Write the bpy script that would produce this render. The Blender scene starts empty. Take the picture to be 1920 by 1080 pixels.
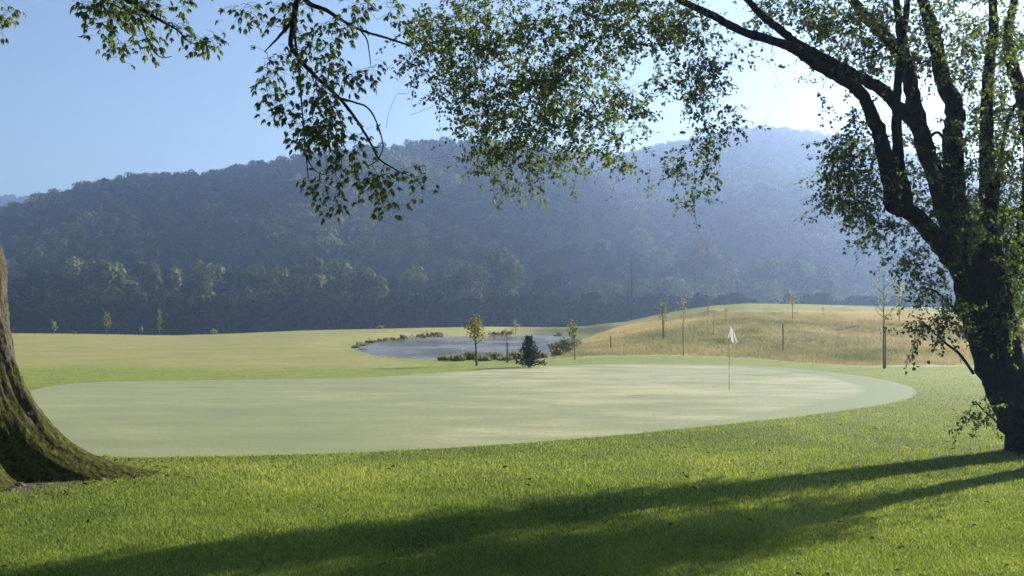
import bpy, math, random
import numpy as np
from mathutils import Vector

# ------------------------------------------------------------------ camera, light, exposure
scene = bpy.context.scene
COL = scene.collection
F, HY, EYE = 1866.67, 595.0, 1.75          # focal length (px of the 1920 frame), horizon row, eye height

cam_d = bpy.data.cameras.new("camera")
cam = bpy.data.objects.new("camera", cam_d)
COL.objects.link(cam)
cam.location = (0, 0, EYE)
cam.rotation_euler = (math.radians(90), 0, 0)
cam_d.sensor_width = 36.0
cam_d.lens = 35.0
cam_d.shift_y = 55.0 / 1920.0
cam_d.clip_start = 0.05
cam_d.clip_end = 6000.0
scene.camera = cam

SUN_DIR = Vector((0.80, 0.60, 0)).normalized()
SUN_EL = math.radians(23)
world = bpy.data.worlds.new("World")
scene.world = world
world.use_nodes = True
wn, wl = world.node_tree.nodes, world.node_tree.links
wn.clear()
sky = wn.new("ShaderNodeTexSky")
sky.sky_type = 'NISHITA'
sky.sun_disc = False
sky.sun_elevation = SUN_EL
sky.sun_rotation = math.atan2(SUN_DIR.x, SUN_DIR.y)
sky.air_density = 1.0
sky.dust_density = 0.6
sky.ozone_density = 2.0
bg = wn.new("ShaderNodeBackground")
bg.inputs["Strength"].default_value = 0.050
wo = wn.new("ShaderNodeOutputWorld")
wl.new(sky.outputs[0], bg.inputs["Color"])
wl.new(bg.outputs[0], wo.inputs["Surface"])

sun_d = bpy.data.lights.new("sun", 'SUN')
sun_d.energy = 5.0
sun_d.angle = math.radians(0.5)
sun_d.color = (1.0, 0.91, 0.73)
sun = bpy.data.objects.new("sun", sun_d)
COL.objects.link(sun)
sd = Vector((SUN_DIR.x * math.cos(SUN_EL), SUN_DIR.y * math.cos(SUN_EL), math.sin(SUN_EL)))
sun.rotation_euler = sd.to_track_quat('Z', 'Y').to_euler()
sun.location = (60, 40, 40)

vs = scene.view_settings
vs.view_transform = 'Standard'
vs.look = 'None'
vs.exposure = 1.68
vs.gamma = 1.0
cy = scene.cycles
cy.use_denoising = True
cy.max_bounces = 6
cy.diffuse_bounces = 3
cy.glossy_bounces = 2
cy.transmission_bounces = 4
cy.volume_bounces = 1
cy.transparent_max_bounces = 6
cy.use_fast_gi = False
cy.sample_clamp_indirect = 6.0

rng = np.random.default_rng(7)
random.seed(7)

# ------------------------------------------------------------------ helpers
def P(px, py, d):
    return np.array([(px - 960.0) * d / F, d, EYE - (py - HY) * d / F])

def at_z(px, py, z=0.0):
    d = (EYE - z) * F / (py - HY)
    return ((px - 960.0) * d / F, d)

def tag(o, label=None, cat=None, group=None, kind=None):
    if label: o["label"] = label
    if cat: o["category"] = cat
    if group: o["group"] = group
    if kind: o["kind"] = kind
    return o

def empty(name, loc):
    o = bpy.data.objects.new(name, None)
    o.empty_display_size = 0.3
    COL.objects.link(o)
    o.location = loc
    return o

def mk(name, V, faces, mat, parent=None, smooth=False, attrs=None, fattrs=None):
    """link one mesh object; faces = list of (n,3) or (n,4) int arrays; V in world coordinates (parents are unrotated)"""
    V = np.asarray(V, np.float32).reshape(-1, 3)
    if parent is not None:
        p = parent; off = Vector((0, 0, 0))
        while p is not None:
            off += p.location; p = p.parent
        V = V - np.array(off, np.float32)
    me = bpy.data.meshes.new(name)
    faces = [np.asarray(f, np.int32) for f in faces if len(f)]
    me.vertices.add(len(V))
    me.vertices.foreach_set("co", V.ravel())
    li = np.concatenate([f.ravel() for f in faces])
    tot = np.concatenate([np.full(len(f), f.shape[1], np.int32) for f in faces])
    st = np.concatenate([[0], np.cumsum(tot)[:-1]]).astype(np.int32)
    me.loops.add(len(li))
    me.loops.foreach_set("vertex_index", li)
    me.polygons.add(len(tot))
    me.polygons.foreach_set("loop_start", st)
    me.polygons.foreach_set("loop_total", tot)
    me.polygons.foreach_set("use_smooth", np.full(len(tot), bool(smooth)))
    for k, a in (attrs or {}).items():
        at = me.attributes.new(k, 'FLOAT', 'POINT')
        at.data.foreach_set("value", np.asarray(a, np.float32))
    for k, a in (fattrs or {}).items():
        at = me.attributes.new(k, 'FLOAT', 'FACE')
        at.data.foreach_set("value", np.asarray(a, np.float32))
    me.update(calc_edges=True)
    me.validate()
    if mat: me.materials.append(mat)
    o = bpy.data.objects.new(name, me)
    COL.objects.link(o)
    if parent is not None: o.parent = parent
    return o

def copy_tree(o, parent=None):
    c = o.copy(); COL.objects.link(c)
    if parent is not None: c.parent = parent
    for ch in list(o.children): copy_tree(ch, c)
    return c

_perm = {}
def vnoise(x, y, seed=0):
    """smooth value noise in -1..1"""
    if seed not in _perm:
        _perm[seed] = np.random.default_rng(1000 + seed).random((256, 256)).astype(np.float64)
    T = _perm[seed]
    x = np.asarray(x, float); y = np.asarray(y, float)
    xi = np.floor(x).astype(int); yi = np.floor(y).astype(int)
    fx = x - xi; fy = y - yi
    fx = fx * fx * (3 - 2 * fx); fy = fy * fy * (3 - 2 * fy)
    a = T[xi % 256, yi % 256]; b = T[(xi + 1) % 256, yi % 256]
    c = T[xi % 256, (yi + 1) % 256]; d = T[(xi + 1) % 256, (yi + 1) % 256]
    return ((a * (1 - fx) + b * fx) * (1 - fy) + (c * (1 - fx) + d * fx) * fy) * 2 - 1

def fbm(x, y, seed=0, oct=4):
    s = 0; a = 1; t = 0
    for i in range(oct):
        s = s + a * vnoise(x * 2 ** i, y * 2 ** i, seed + i); t += a; a *= 0.5
    return s / t

def sstep(a, b, x):
    t = np.clip((x - a) / (b - a), 0, 1)
    return t * t * (3 - 2 * t)

def poly_sd(x, y, poly):
    """signed distance to a polygon, positive inside"""
    x = np.asarray(x, float); y = np.asarray(y, float)
    P_ = np.asarray(poly, float); n = len(P_)
    best = np.full(x.shape, 1e18); ins = np.zeros(x.shape, bool)
    for i in range(n):
        ax, ay = P_[i]; bx, by = P_[(i + 1) % n]
        ex, ey = bx - ax, by - ay
        t = np.clip(((x - ax) * ex + (y - ay) * ey) / (ex * ex + ey * ey + 1e-12), 0, 1)
        dd = (x - ax - t * ex) ** 2 + (y - ay - t * ey) ** 2
        best = np.minimum(best, dd)
        if ay != by:
            c = ((ay > y) != (by > y)) & (x < (bx - ax) * (y - ay) / (by - ay) + ax)
            ins ^= c
    return np.where(ins, 1, -1) * np.sqrt(best)

def catmull(pts, n=6, closed=False):
    pts = np.asarray(pts, float); m = len(pts); out = []
    rngi = range(m) if closed else range(m - 1)
    for i in rngi:
        if closed:
            p0, p1, p2, p3 = pts[(i - 1) % m], pts[i], pts[(i + 1) % m], pts[(i + 2) % m]
        else:
            p1, p2 = pts[i], pts[i + 1]
            p0 = pts[i - 1] if i > 0 else 2 * p1 - p2
            p3 = pts[i + 2] if i + 2 < m else 2 * p2 - p1
        for k in range(n):
            t = k / n
            out.append(0.5 * ((2 * p1) + (-p0 + p2) * t + (2 * p0 - 5 * p1 + 4 * p2 - p3) * t * t + (-p0 + 3 * p1 - 3 * p2 + p3) * t ** 3))
    if not closed: out.append(pts[-1])
    return np.array(out)

class Geo:
    def __init__(s): s.V = []; s.Q = []; s.T = []; s.n = 0; s.qa = []; s.ta = []
    def tube(s, pts, rad, sides=6, rough=0.0, val=0.0, cap=True):
        pts = np.asarray(pts, float); rad = np.broadcast_to(np.asarray(rad, float), (len(pts),))
        tan = np.gradient(pts, axis=0)
        tan /= np.linalg.norm(tan, axis=1, keepdims=True) + 1e-12
        up = np.array([0, 0, 1.0]) if abs(tan[0][2]) < 0.9 else np.array([1.0, 0, 0])
        n = np.cross(tan[0], up); n /= np.linalg.norm(n)
        ring = np.arange(sides) / sides * 2 * np.pi
        rows = []
        for i in range(len(pts)):
            n = n - tan[i] * np.dot(n, tan[i]); n /= np.linalg.norm(n) + 1e-12
            b = np.cross(tan[i], n)
            r = rad[i]
            if rough: 
                r = r * (1 + rough * (vnoise(ring * 1.9 + 13 * 0, np.full(sides, i * 0.35), 40) + 0.5 * vnoise(ring * 5 + 3, np.full(sides, i * 0.8), 41)))
                r = np.asarray(r)[:, None]
            rows.append(pts[i] + r * (np.cos(ring)[:, None] * n + np.sin(ring)[:, None] * b))
        V = np.concatenate(rows); L = len(pts)
        i, j = np.meshgrid(np.arange(L - 1), np.arange(sides), indexing='ij')
        j2 = (j + 1) % sides
        q = np.stack([i * sides + j, i * sides + j2, (i + 1) * sides + j2, (i + 1) * sides + j], -1).reshape(-1, 4)
        s.Q.append(q + s.n); s.qa.append(np.full(len(q), val))
        s.V.append(V); base = s.n; s.n += len(V)
        if cap:
            s.V.append(np.array([pts[0], pts[-1]])); a = s.n; s.n += 2
            jj = np.arange(sides); k2 = (jj + 1) % sides
            t = np.concatenate([np.stack([np.full(sides, a), base + k2, base + jj], -1),
                                np.stack([np.full(sides, a + 1), base + (L - 1) * sides + jj, base + (L - 1) * sides + k2], -1)])
            s.T.append(t); s.ta.append(np.full(len(t), val))
    def add(s, V, quads=None, tris=None, val=0.0):
        V = np.asarray(V, float).reshape(-1, 3)
        if quads is not None and len(quads):
            q = np.asarray(quads) + s.n; s.Q.append(q); s.qa.append(np.broadcast_to(val, (len(q),)))
        if tris is not None and len(tris):
            t = np.asarray(tris) + s.n; s.T.append(t); s.ta.append(np.broadcast_to(val, (len(t),)))
        s.V.append(V); s.n += len(V)
    def build(s, name, mat, parent=None, smooth=True):
        fs = []; fa = []
        if s.Q: fs.append(np.concatenate(s.Q)); fa.append(np.concatenate(s.qa))
        if s.T: fs.append(np.concatenate(s.T)); fa.append(np.concatenate(s.ta))
        return mk(name, np.concatenate(s.V), fs, mat, parent, smooth, fattrs={"v": np.concatenate(fa)})

def unit(a): return a / (np.linalg.norm(a, axis=-1, keepdims=True) + 1e-12)

def leaves_mesh(g, base, dirn, nrm, length, width, val, fold=0.25, droop=0.15):
    """many pointed leaves: base, direction, normal are (n,3)"""
    n = len(base)
    dirn = unit(dirn); side = unit(np.cross(dirn, nrm)); up = np.cross(side, dirn)
    L = np.broadcast_to(length, (n,))[:, None]; W = np.broadcast_to(width, (n,))[:, None]
    p0 = base
    c1 = base + dirn * L * 0.30; c2 = base + dirn * L * 0.68 - up * L * droop * 0.45
    l1 = c1 + side * W * 0.46 + up * W * fold; r1 = c1 - side * W * 0.46 + up * W * fold
    l2 = c2 + side * W * 0.40 + up * W * fold; r2 = c2 - side * W * 0.40 + up * W * fold
    tip = base + dirn * L - up * L * droop
    V = np.stack([p0, l1, r1, l2, r2, tip, c1, c2], 1).reshape(-1, 3)
    o = (np.arange(n) * 8)[:, None]
    Q = np.concatenate([o + [6, 7, 3, 1], o + [6, 2, 4, 7]])
    T = np.concatenate([o + [0, 6, 1], o + [0, 2, 6], o + [3, 7, 5], o + [7, 4, 5]])
    val = np.broadcast_to(val, (n,))
    g.add(V, Q, T)
    g.qa[-1] = np.tile(val, 2); g.ta[-1] = np.tile(val, 4)

# ------------------------------------------------------------------ materials
def new_mat(name):
    m = bpy.data.materials.new(name); m.use_nodes = True
    nt = m.node_tree; nt.nodes.clear()
    return m, nt.nodes, nt.links

def ramp(N, stops):
    r = N.new("ShaderNodeValToRGB"); e = r.color_ramp.elements
    while len(e) < len(stops): e.new(0.5)
    for k, (p, c) in enumerate(stops):
        e[k].position = p; e[k].color = (*c, 1)
    return r

def noise(N, L, scale, detail=4, coord=None, rough=0.55):
    n = N.new("ShaderNodeTexNoise"); n.inputs["Scale"].default_value = scale
    n.inputs["Detail"].default_value = detail; n.inputs["Roughness"].default_value = rough
    if coord is not None: L.new(coord, n.inputs["Vector"])
    return n

def mixc(N, L, fac, a, b, mode='MIX'):
    m = N.new("ShaderNodeMix"); m.data_type = 'RGBA'; m.blend_type = mode
    for sock, v in ((m.inputs[0], fac), (m.inputs[6], a), (m.inputs[7], b)):
        if hasattr(v, "is_output"): L.new(v, sock)
        elif isinstance(v, (int, float)): sock.default_value = v
        else: sock.default_value = (*v, 1)
    return m.outputs[2]

def mth(N, L, op, a, b=0.0, clamp=False):
    m = N.new("ShaderNodeMath"); m.operation = op; m.use_clamp = clamp
    for sock, v in ((m.inputs[0], a), (m.inputs[1], b)):
        if hasattr(v, "is_output"): L.new(v, sock)
        else: sock.default_value = v
    return m.outputs[0]

def attr(N, name):
    a = N.new("ShaderNodeAttribute"); a.attribute_name = name
    return a.outputs["Fac"]

def out(N, L, sh):
    o = N.new("ShaderNodeOutputMaterial"); L.new(sh, o.inputs["Surface"])

def principled(N, L, color, rough=0.8, spec=0.3, normal=None):
    b = N.new("ShaderNodeBsdfPrincipled")
    if hasattr(color, "is_output"): L.new(color, b.inputs["Base Color"])
    else: b.inputs["Base Color"].default_value = (*color, 1)
    if hasattr(rough, "is_output"): L.new(rough, b.inputs["Roughness"])
    else: b.inputs["Roughness"].default_value = rough
    b.inputs["Specular IOR Level"].default_value = spec
    if normal is not None: L.new(normal, b.inputs["Normal"])
    return b

def bump(N, L, h, strength=0.5, dist=0.05):
    b = N.new("ShaderNodeBump"); b.inputs["Strength"].default_value = strength; b.inputs["Distance"].default_value = dist
    L.new(h, b.inputs["Height"]); return b.outputs[0]

def leaf_mat(name, stops, transl=0.45, trans_tint=(1.25, 1.15, 0.55), rough=0.5, obj_random=0.0, spec=0.3):
    m, N, L = new_mat(name)
    v = attr(N, "v")
    if obj_random:
        oi = N.new("ShaderNodeAttribute"); oi.attribute_type = 'INSTANCER'; oi.attribute_name = "tone"
        v = mth(N, L, 'ADD', mth(N, L, 'MULTIPLY', v, 1 - obj_random), mth(N, L, 'MULTIPLY', oi.outputs["Fac"], obj_random))
    r = ramp(N, stops); L.new(v, r.inputs[0])
    b = principled(N, L, r.outputs[0], rough, spec)
    t = N.new("ShaderNodeBsdfTranslucent")
    L.new(mixc(N, L, 1.0, r.outputs[0], trans_tint, 'MULTIPLY'), t.inputs["Color"])
    ms = N.new("ShaderNodeMixShader"); ms.inputs[0].default_value = transl
    L.new(b.outputs[0], ms.inputs[1]); L.new(t.outputs[0], ms.inputs[2])
    out(N, L, ms.outputs[0]); return m

M_leaf_r = leaf_mat("small_leaf", [(0, (0.045, 0.068, 0.034)), (0.5, (0.10, 0.138, 0.056)), (0.85, (0.17, 0.21, 0.068)), (1, (0.24, 0.26, 0.075))], 0.64, (1.15, 1.2, 0.6))
M_leaf_l = leaf_mat("compound_leaf", [(0, (0.065, 0.10, 0.048)), (0.55, (0.13, 0.18, 0.062)), (0.9, (0.20, 0.25, 0.065)), (1, (0.28, 0.24, 0.06))], 0.62, (1.15, 1.2, 0.6))
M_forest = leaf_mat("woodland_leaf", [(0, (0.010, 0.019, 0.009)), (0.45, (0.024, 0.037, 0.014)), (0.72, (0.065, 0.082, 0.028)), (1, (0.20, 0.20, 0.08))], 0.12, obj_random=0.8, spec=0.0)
M_foot = leaf_mat("sunlit_woodland_leaf", [(0, (0.035, 0.055, 0.025)), (0.5, (0.08, 0.105, 0.042)), (1, (0.19, 0.20, 0.075))], 0.2, spec=0.0)  # paler copy of the woodland leaf: sunlight put into the colour
M_rust_tree = leaf_mat("rusty_leaf", [(0, (0.06, 0.045, 0.025)), (0.5, (0.12, 0.09, 0.045)), (1, (0.18, 0.135, 0.07))], 0.2, spec=0.0)
M_sap_y = leaf_mat("yellowing_leaf", [(0, (0.07, 0.10, 0.02)), (0.5, (0.16, 0.18, 0.03)), (0.85, (0.30, 0.25, 0.04)), (1, (0.34, 0.18, 0.04))], 0.4)
M_sap_g = leaf_mat("sapling_leaf", [(0, (0.06, 0.09, 0.03)), (0.6, (0.13, 0.17, 0.05)), (1, (0.24, 0.24, 0.08))], 0.4)
M_sap_p = leaf_mat("pale_sapling_leaf", [(0, (0.16, 0.19, 0.10)), (1, (0.32, 0.33, 0.20))], 0.4)
M_spruce = leaf_mat("spruce_needle", [(0, (0.012, 0.03, 0.018)), (0.6, (0.025, 0.055, 0.03)), (1, (0.05, 0.09, 0.05))], 0.1)
M_reed = leaf_mat("reed_blade", [(0, (0.10, 0.115, 0.065)), (0.5, (0.19, 0.20, 0.11)), (1, (0.33, 0.29, 0.18))], 0.3)
M_bank = leaf_mat("bank_shrub_leaf", [(0, (0.08, 0.095, 0.06)), (0.6, (0.16, 0.175, 0.10)), (1, (0.26, 0.21, 0.13))], 0.25)
M_heath = leaf_mat("heather_leaf", [(0, (0.10, 0.06, 0.05)), (1, (0.2, 0.13, 0.10))], 0.2)
M_blade = leaf_mat("lawn_blade", [(0, (0.040, 0.068, 0.018)), (0.4, (0.14, 0.20, 0.042)), (0.8, (0.30, 0.35, 0.08)), (1, (0.46, 0.44, 0.18))], 0.45, (1.15, 1.2, 0.6), 0.6, spec=0.22)
M_dry = leaf_mat("dry_blade", [(0, (0.13, 0.155, 0.085)), (0.35, (0.28, 0.27, 0.15)), (0.7, (0.47, 0.395, 0.235)), (1, (0.60, 0.49, 0.31))], 0.4, (1.0, 0.95, 0.75), 0.8, spec=0.05)
M_fallen = leaf_mat("fallen_leaf", [(0, (0.05, 0.032, 0.015)), (1, (0.15, 0.105, 0.045))], 0.05, rough=0.9, spec=0.0)

def bark_mat(name, c0, c1, moss=None, scale=9.0):
    m, N, L = new_mat(name)
    tc = N.new("ShaderNodeTexCoord")
    mp = N.new("ShaderNodeMapping"); mp.inputs["Scale"].default_value = (1, 1, 0.55); L.new(tc.outputs["Object"], mp.inputs[0])
    n1 = noise(N, L, scale, 8, mp.outputs[0], 0.7)
    vo = N.new("ShaderNodeTexVoronoi"); vo.inputs["Scale"].default_value = scale * 1.6; L.new(mp.outputs[0], vo.inputs["Vector"])
    h = mth(N, L, 'ADD', n1.outputs["Fac"], mth(N, L, 'MULTIPLY', vo.outputs["Distance"], 0.6))
    r = ramp(N, [(0.35, c0), (0.85, c1)]); L.new(h, r.inputs[0])
    col = r.outputs[0]
    if moss:
        n2 = noise(N, L, 2.3, 5, tc.outputs["Object"], 0.65)
        n3 = noise(N, L, 22, 4, tc.outputs["Object"], 0.7)
        sx = N.new("ShaderNodeSeparateXYZ"); L.new(tc.outputs["Object"], sx.inputs[0])
        hgt = mth(N, L, 'MULTIPLY', sx.outputs[2], -0.26)
        k = mth(N, L, 'ADD', mth(N, L, 'ADD', n2.outputs["Fac"], hgt), mth(N, L, 'MULTIPLY', n3.outputs["Fac"], 0.45))
        mk_ = ramp(N, [(0.36, (0, 0, 0)), (0.56, (1, 1, 1))]); L.new(k, mk_.inputs[0])
        mc = ramp(N, [(0.3, moss[0]), (0.75, moss[1])]); L.new(n3.outputs["Fac"], mc.inputs[0])
        col = mixc(N, L, mk_.outputs[0], col, mc.outputs[0])
        h = mth(N, L, 'ADD', h, mth(N, L, 'MULTIPLY', n3.outputs["Fac"], 0.8))
    b = principled(N, L, col, 0.95, 0.1, bump(N, L, h, 0.9, 0.05))
    out(N, L, b.outputs[0]); return m

M_bark_r = bark_mat("dark_bark", (0.007, 0.006, 0.005), (0.027, 0.023, 0.018), scale=12)
M_bark_l = bark_mat("mossy_bark", (0.008, 0.007, 0.006), (0.085, 0.074, 0.055), moss=((0.006, 0.007, 0.003), (0.095, 0.10, 0.018)), scale=9)
M_twig = bark_mat("twig_bark", (0.04, 0.034, 0.024), (0.10, 0.085, 0.06), scale=30)
M_sap_bark = bark_mat("sapling_bark", (0.06, 0.055, 0.045), (0.15, 0.135, 0.11), scale=25)

def ground_mat():
    m, N, L = new_mat("lawn_ground")
    tc = N.new("ShaderNodeTexCoord"); co = tc.outputs["Object"]
    nb = noise(N, L, 0.30, 5, co); nf = noise(N, L, 9, 5, co, 0.7); nv = noise(N, L, 60, 3, co, 0.7); nl = noise(N, L, 1.6, 4, co)
    mix1 = mth(N, L, 'ADD', mth(N, L, 'MULTIPLY', nf.outputs["Fac"], 0.55), mth(N, L, 'MULTIPLY', nl.outputs["Fac"], 0.45))
    lawn = ramp(N, [(0.3, (0.085, 0.115, 0.018)), (0.5, (0.155, 0.185, 0.030)), (0.7, (0.23, 0.245, 0.048))]); L.new(mix1, lawn.inputs[0])
    fairc = ramp(N, [(0.3, (0.14, 0.17, 0.04)), (0.5, (0.205, 0.20, 0.062)), (0.7, (0.275, 0.235, 0.095))])
    L.new(mth(N, L, 'ADD', mth(N, L, 'MULTIPLY', nb.outputs["Fac"], 0.6), mth(N, L, 'MULTIPLY', nl.outputs["Fac"], 0.4)), fairc.inputs[0])
    dry = ramp(N, [(0.25, (0.15, 0.17, 0.09)), (0.5, (0.30, 0.28, 0.16)), (0.75, (0.46, 0.39, 0.24))]); L.new(nl.outputs["Fac"], dry.inputs[0])
    thatch_shade = ramp(N, [(0.3, (0.025, 0.032, 0.008)), (0.7, (0.07, 0.075, 0.022))]); L.new(mix1, thatch_shade.inputs[0])  # dark thatch, with the shade between near blades painted in
    lawn_c = mixc(N, L, attr(N, "thatch_shade"), lawn.outputs[0], thatch_shade.outputs[0])
    c = mixc(N, L, attr(N, "fair"), lawn_c, fairc.outputs[0])
    c = mixc(N, L, attr(N, "dry"), c, dry.outputs[0])
    mud = mixc(N, L, attr(N, "mud"), c, (0.09, 0.075, 0.055))
    h = mth(N, L, 'ADD', nf.outputs["Fac"], nv.outputs["Fac"])
    b = principled(N, L, mud, 0.85, 0.25, bump(N, L, h, 0.6, 0.03))
    out(N, L, b.outputs[0]); return m
M_ground = ground_mat()

def green_mat():
    m, N, L = new_mat("putting_grass_with_glare")
    tc = N.new("ShaderNodeTexCoord"); co = tc.outputs["Object"]
    mp = N.new("ShaderNodeMapping"); mp.inputs["Rotation"].default_value = (0, 0, 0.1); mp.inputs["Scale"].default_value = (0.45, 1.0, 1); L.new(co, mp.inputs[0])
    n1 = noise(N, L, 0.9, 6, mp.outputs[0], 0.65); n2 = noise(N, L, 14, 6, co, 0.75); n3 = noise(N, L, 0.12, 3, co)
    k = mth(N, L, 'ADD', mth(N, L, 'MULTIPLY', n1.outputs["Fac"], 0.5), mth(N, L, 'MULTIPLY', n2.outputs["Fac"], 0.5))
    k = mth(N, L, 'ADD', mth(N, L, 'MULTIPLY', k, 0.7), mth(N, L, 'MULTIPLY', n3.outputs["Fac"], 0.3))
    r = ramp(N, [(0.36, (0.115, 0.135, 0.036)), (0.5, (0.175, 0.185, 0.058)), (0.64, (0.34, 0.32, 0.15))]); L.new(k, r.inputs[0])
    glare_mix = mth(N, L, "ADD", attr(N, "painted_glare"), mth(N, L, "MULTIPLY", mth(N, L, "SUBTRACT", n1.outputs["Fac"], 0.5), 0.9), True)  # glare towards the sun side, painted into the green's colour
    k = mth(N, L, "ADD", k, mth(N, L, "MULTIPLY", mth(N, L, "SUBTRACT", glare_mix, 0.5), 0.13))
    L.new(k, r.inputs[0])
    col = mixc(N, L, attr(N, "collar"), r.outputs[0], (0.15, 0.172, 0.046))
    b = principled(N, L, col, 0.55, 0.18, bump(N, L, n2.outputs["Fac"], 0.35, 0.01))
    b.inputs["Sheen Weight"].default_value = 0.05; b.inputs["Sheen Roughness"].default_value = 0.5
    out(N, L, b.outputs[0]); return m
M_green = green_mat()

def plain(name, c, rough=0.6, spec=0.4, var=0.25, scale=20):
    m, N, L = new_mat(name)
    tc = N.new("ShaderNodeTexCoord"); n = noise(N, L, scale, 4, tc.outputs["Object"])
    r = ramp(N, [(0.3, tuple(x * (1 - var) for x in c)), (0.7, tuple(min(1, x * (1 + var * 0.5)) for x in c))]); L.new(n.outputs["Fac"], r.inputs[0])
    out(N, L, principled(N, L, r.outputs[0], rough, spec).outputs[0]); return m
M_pole = plain("flagstick_paint", (0.62, 0.58, 0.36), 0.4)
M_stake = plain("weathered_stake", (0.10, 0.085, 0.07), 0.9, 0.1)
M_cup = plain("hole_liner", (0.6, 0.6, 0.58), 0.5)
M_stone = plain("pale_stone", (0.11, 0.10, 0.085), 0.95, 0.2, 0.4, 30)
M_soil = plain("dry_soil", (0.13, 0.10, 0.065), 0.95, 0.1, 0.5, 12)
m, N, L = new_mat("flag_cloth")
d_ = N.new("ShaderNodeBsdfDiffuse"); d_.inputs[0].default_value = (0.82, 0.82, 0.8, 1)
t_ = N.new("ShaderNodeBsdfTranslucent"); t_.inputs[0].default_value = (0.82, 0.82, 0.8, 1)
ms_ = N.new("ShaderNodeMixShader"); ms_.inputs[0].default_value = 0.4
L.new(d_.outputs[0], ms_.inputs[1]); L.new(t_.outputs[0], ms_.inputs[2]); out(N, L, ms_.outputs[0])
M_flag = m
m, N, L = new_mat("pond_water")
tc = N.new("ShaderNodeTexCoord"); mp = N.new("ShaderNodeMapping"); mp.inputs["Scale"].default_value = (1, 0.35, 1); L.new(tc.outputs["Object"], mp.inputs[0])
n_ = noise(N, L, 1.6, 6, mp.outputs[0], 0.65)
n2w = noise(N, L, 0.18, 4, mp.outputs[0]); ramp_r = ramp(N, [(0.35, (0.08,) * 3), (0.65, (0.38,) * 3)]); L.new(n2w.outputs['Fac'], ramp_r.inputs[0])
b_ = principled(N, L, mixc(N, L, n_.outputs['Fac'], (0.09, 0.082, 0.068), (0.18, 0.165, 0.145)), ramp_r.outputs[0], 0.5, bump(N, L, n_.outputs["Fac"], 0.55, 0.05)); out(N, L, b_.outputs[0])
M_water = m
m, N, L = new_mat("forest_floor")
tc = N.new("ShaderNodeTexCoord"); n_ = noise(N, L, 0.06, 5, tc.outputs["Object"])
r_ = ramp(N, [(0.3, (0.018, 0.026, 0.012)), (0.7, (0.05, 0.06, 0.025))]); L.new(n_.outputs["Fac"], r_.inputs[0])
out(N, L, principled(N, L, r_.outputs[0], 1.0, 0.0).outputs[0])
M_floor = m

# ------------------------------------------------------------------ terrain
CX = [-900, 30, 200, 330, 450, 560, 700, 800, 960, 1100, 1170, 1250, 1330, 1400, 1500, 1600, 1750, 1900, 2800]
CYs = [628, 625, 627, 629, 625, 620, 617, 615, 613, 611, 604, 587, 574, 569, 570, 573, 577, 580, 590]
DX = [-900, 800, 1000, 1150, 1250, 1400, 1900, 2800]
DD = [106, 106, 104, 96, 90, 86, 80, 76]
pond_px = [(660, 652), (678, 643), (720, 638), (800, 633), (880, 631), (1000, 628), (1075, 632), (1082, 640), (1068, 655), (1015, 668), (940, 674), (860, 676), (780, 674), (700, 665)]
WZ = -0.08
pond_poly = [at_z(x, y, WZ) for x, y in pond_px]
pond_poly = catmull(np.array(pond_poly), 5, True)

green_px = [(40, 738), (100, 724), (200, 716), (450, 712), (700, 707), (850, 697), (1000, 688), (1150, 683), (1300, 683), (1450, 688), (1600, 703), (1690, 720), (1718, 735), (1690, 752),
            (1550, 775), (1300, 803), (1000, 830), (700, 848), (400, 857), (200, 857), (60, 835), (0, 800), (-10, 765)]
green_poly = catmull(np.array([at_z(x, y) for x, y in green_px]), 8, True)
dry_px = [(1035, 673), (1040, 660), (1085, 642), (1130, 622), (1180, 605), (1250, 591), (1330, 582), (1420, 583), (1560, 584), (1700, 585), (1950, 590), (2300, 595), (2300, 684), (1900, 684), (1620, 688), (1500, 680), (1400, 672), (1250, 667), (1120, 668)]

def ground_z(x, y):
    x = np.asarray(x, float); y = np.asarray(y, float)
    d = np.maximum(y, 1e-3)
    u = np.clip(960 + F * x / d, -900, 2800)
    w = sstep(0.45, 0.62, np.arctan2(y, np.abs(x)) / (np.pi / 2) + 0.25) * (y > 0)
    dc = np.interp(u, DX, DD); yc = np.interp(u, CX, CYs)
    zc = EYE - (yc - HY) * dc / F
    d0 = 38.0
    t = (d - d0) / (dc - d0)
    rise = np.where(t < 0, 0, np.where(t < 0.15, t * t / 0.3, t - 0.075)) / 0.925
    rise = np.where(t > 1, 1.0, rise)
    rise = np.where((t > 0.86) & (t <= 1), rise - 0 * t, rise)
    z = zc * rise
    over = np.maximum(d - dc, 0)
    z = z - 7.0 * (1 - np.exp(-(over / 45.0) ** 1.6))
    # hummocks on the dry mound
    mound = sstep(2, 5, np.maximum(zc, 0) * 2.0) * sstep(0.02, 0.25, t) * (1 - sstep(0.85, 1.0, t))
    z = z + mound * (0.42 * fbm(x * 0.16, y * 0.11, 3) + 0.11 * fbm(x * 0.6, y * 0.35, 8))
    fl = sstep(0.05, 0.3, t) * (1 - mound)
    z = z + fl * 0.10 * fbm(x * 0.05, y * 0.05, 5) * (t < 1.3)
    z = z * w
    sd_ = poly_sd(x, y, pond_poly)
    bank = sstep(-4.0, 0.0, sd_)
    z = np.where(sd_ > -4, z * (1 - bank) + (-0.02) * bank, z)
    z = np.where(sd_ > -0.6, np.minimum(z, 0.0) - 0.55 * sstep(-0.6, 2.0, sd_), z)
    return z

az = np.concatenate([np.linspace(-math.pi, -0.75, 60)[:-1], np.linspace(-0.75, 0.75, 520), np.linspace(0.75, math.pi, 60)[1:-1]])
rr = np.concatenate([np.geomspace(0.5, 30, 70)[:-1], np.geomspace(30, 130, 260)[:-1], np.geomspace(130, 1900, 60)])
A, R = np.meshgrid(az, rr)
X = R * np.sin(A); Y = R * np.cos(A)
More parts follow.
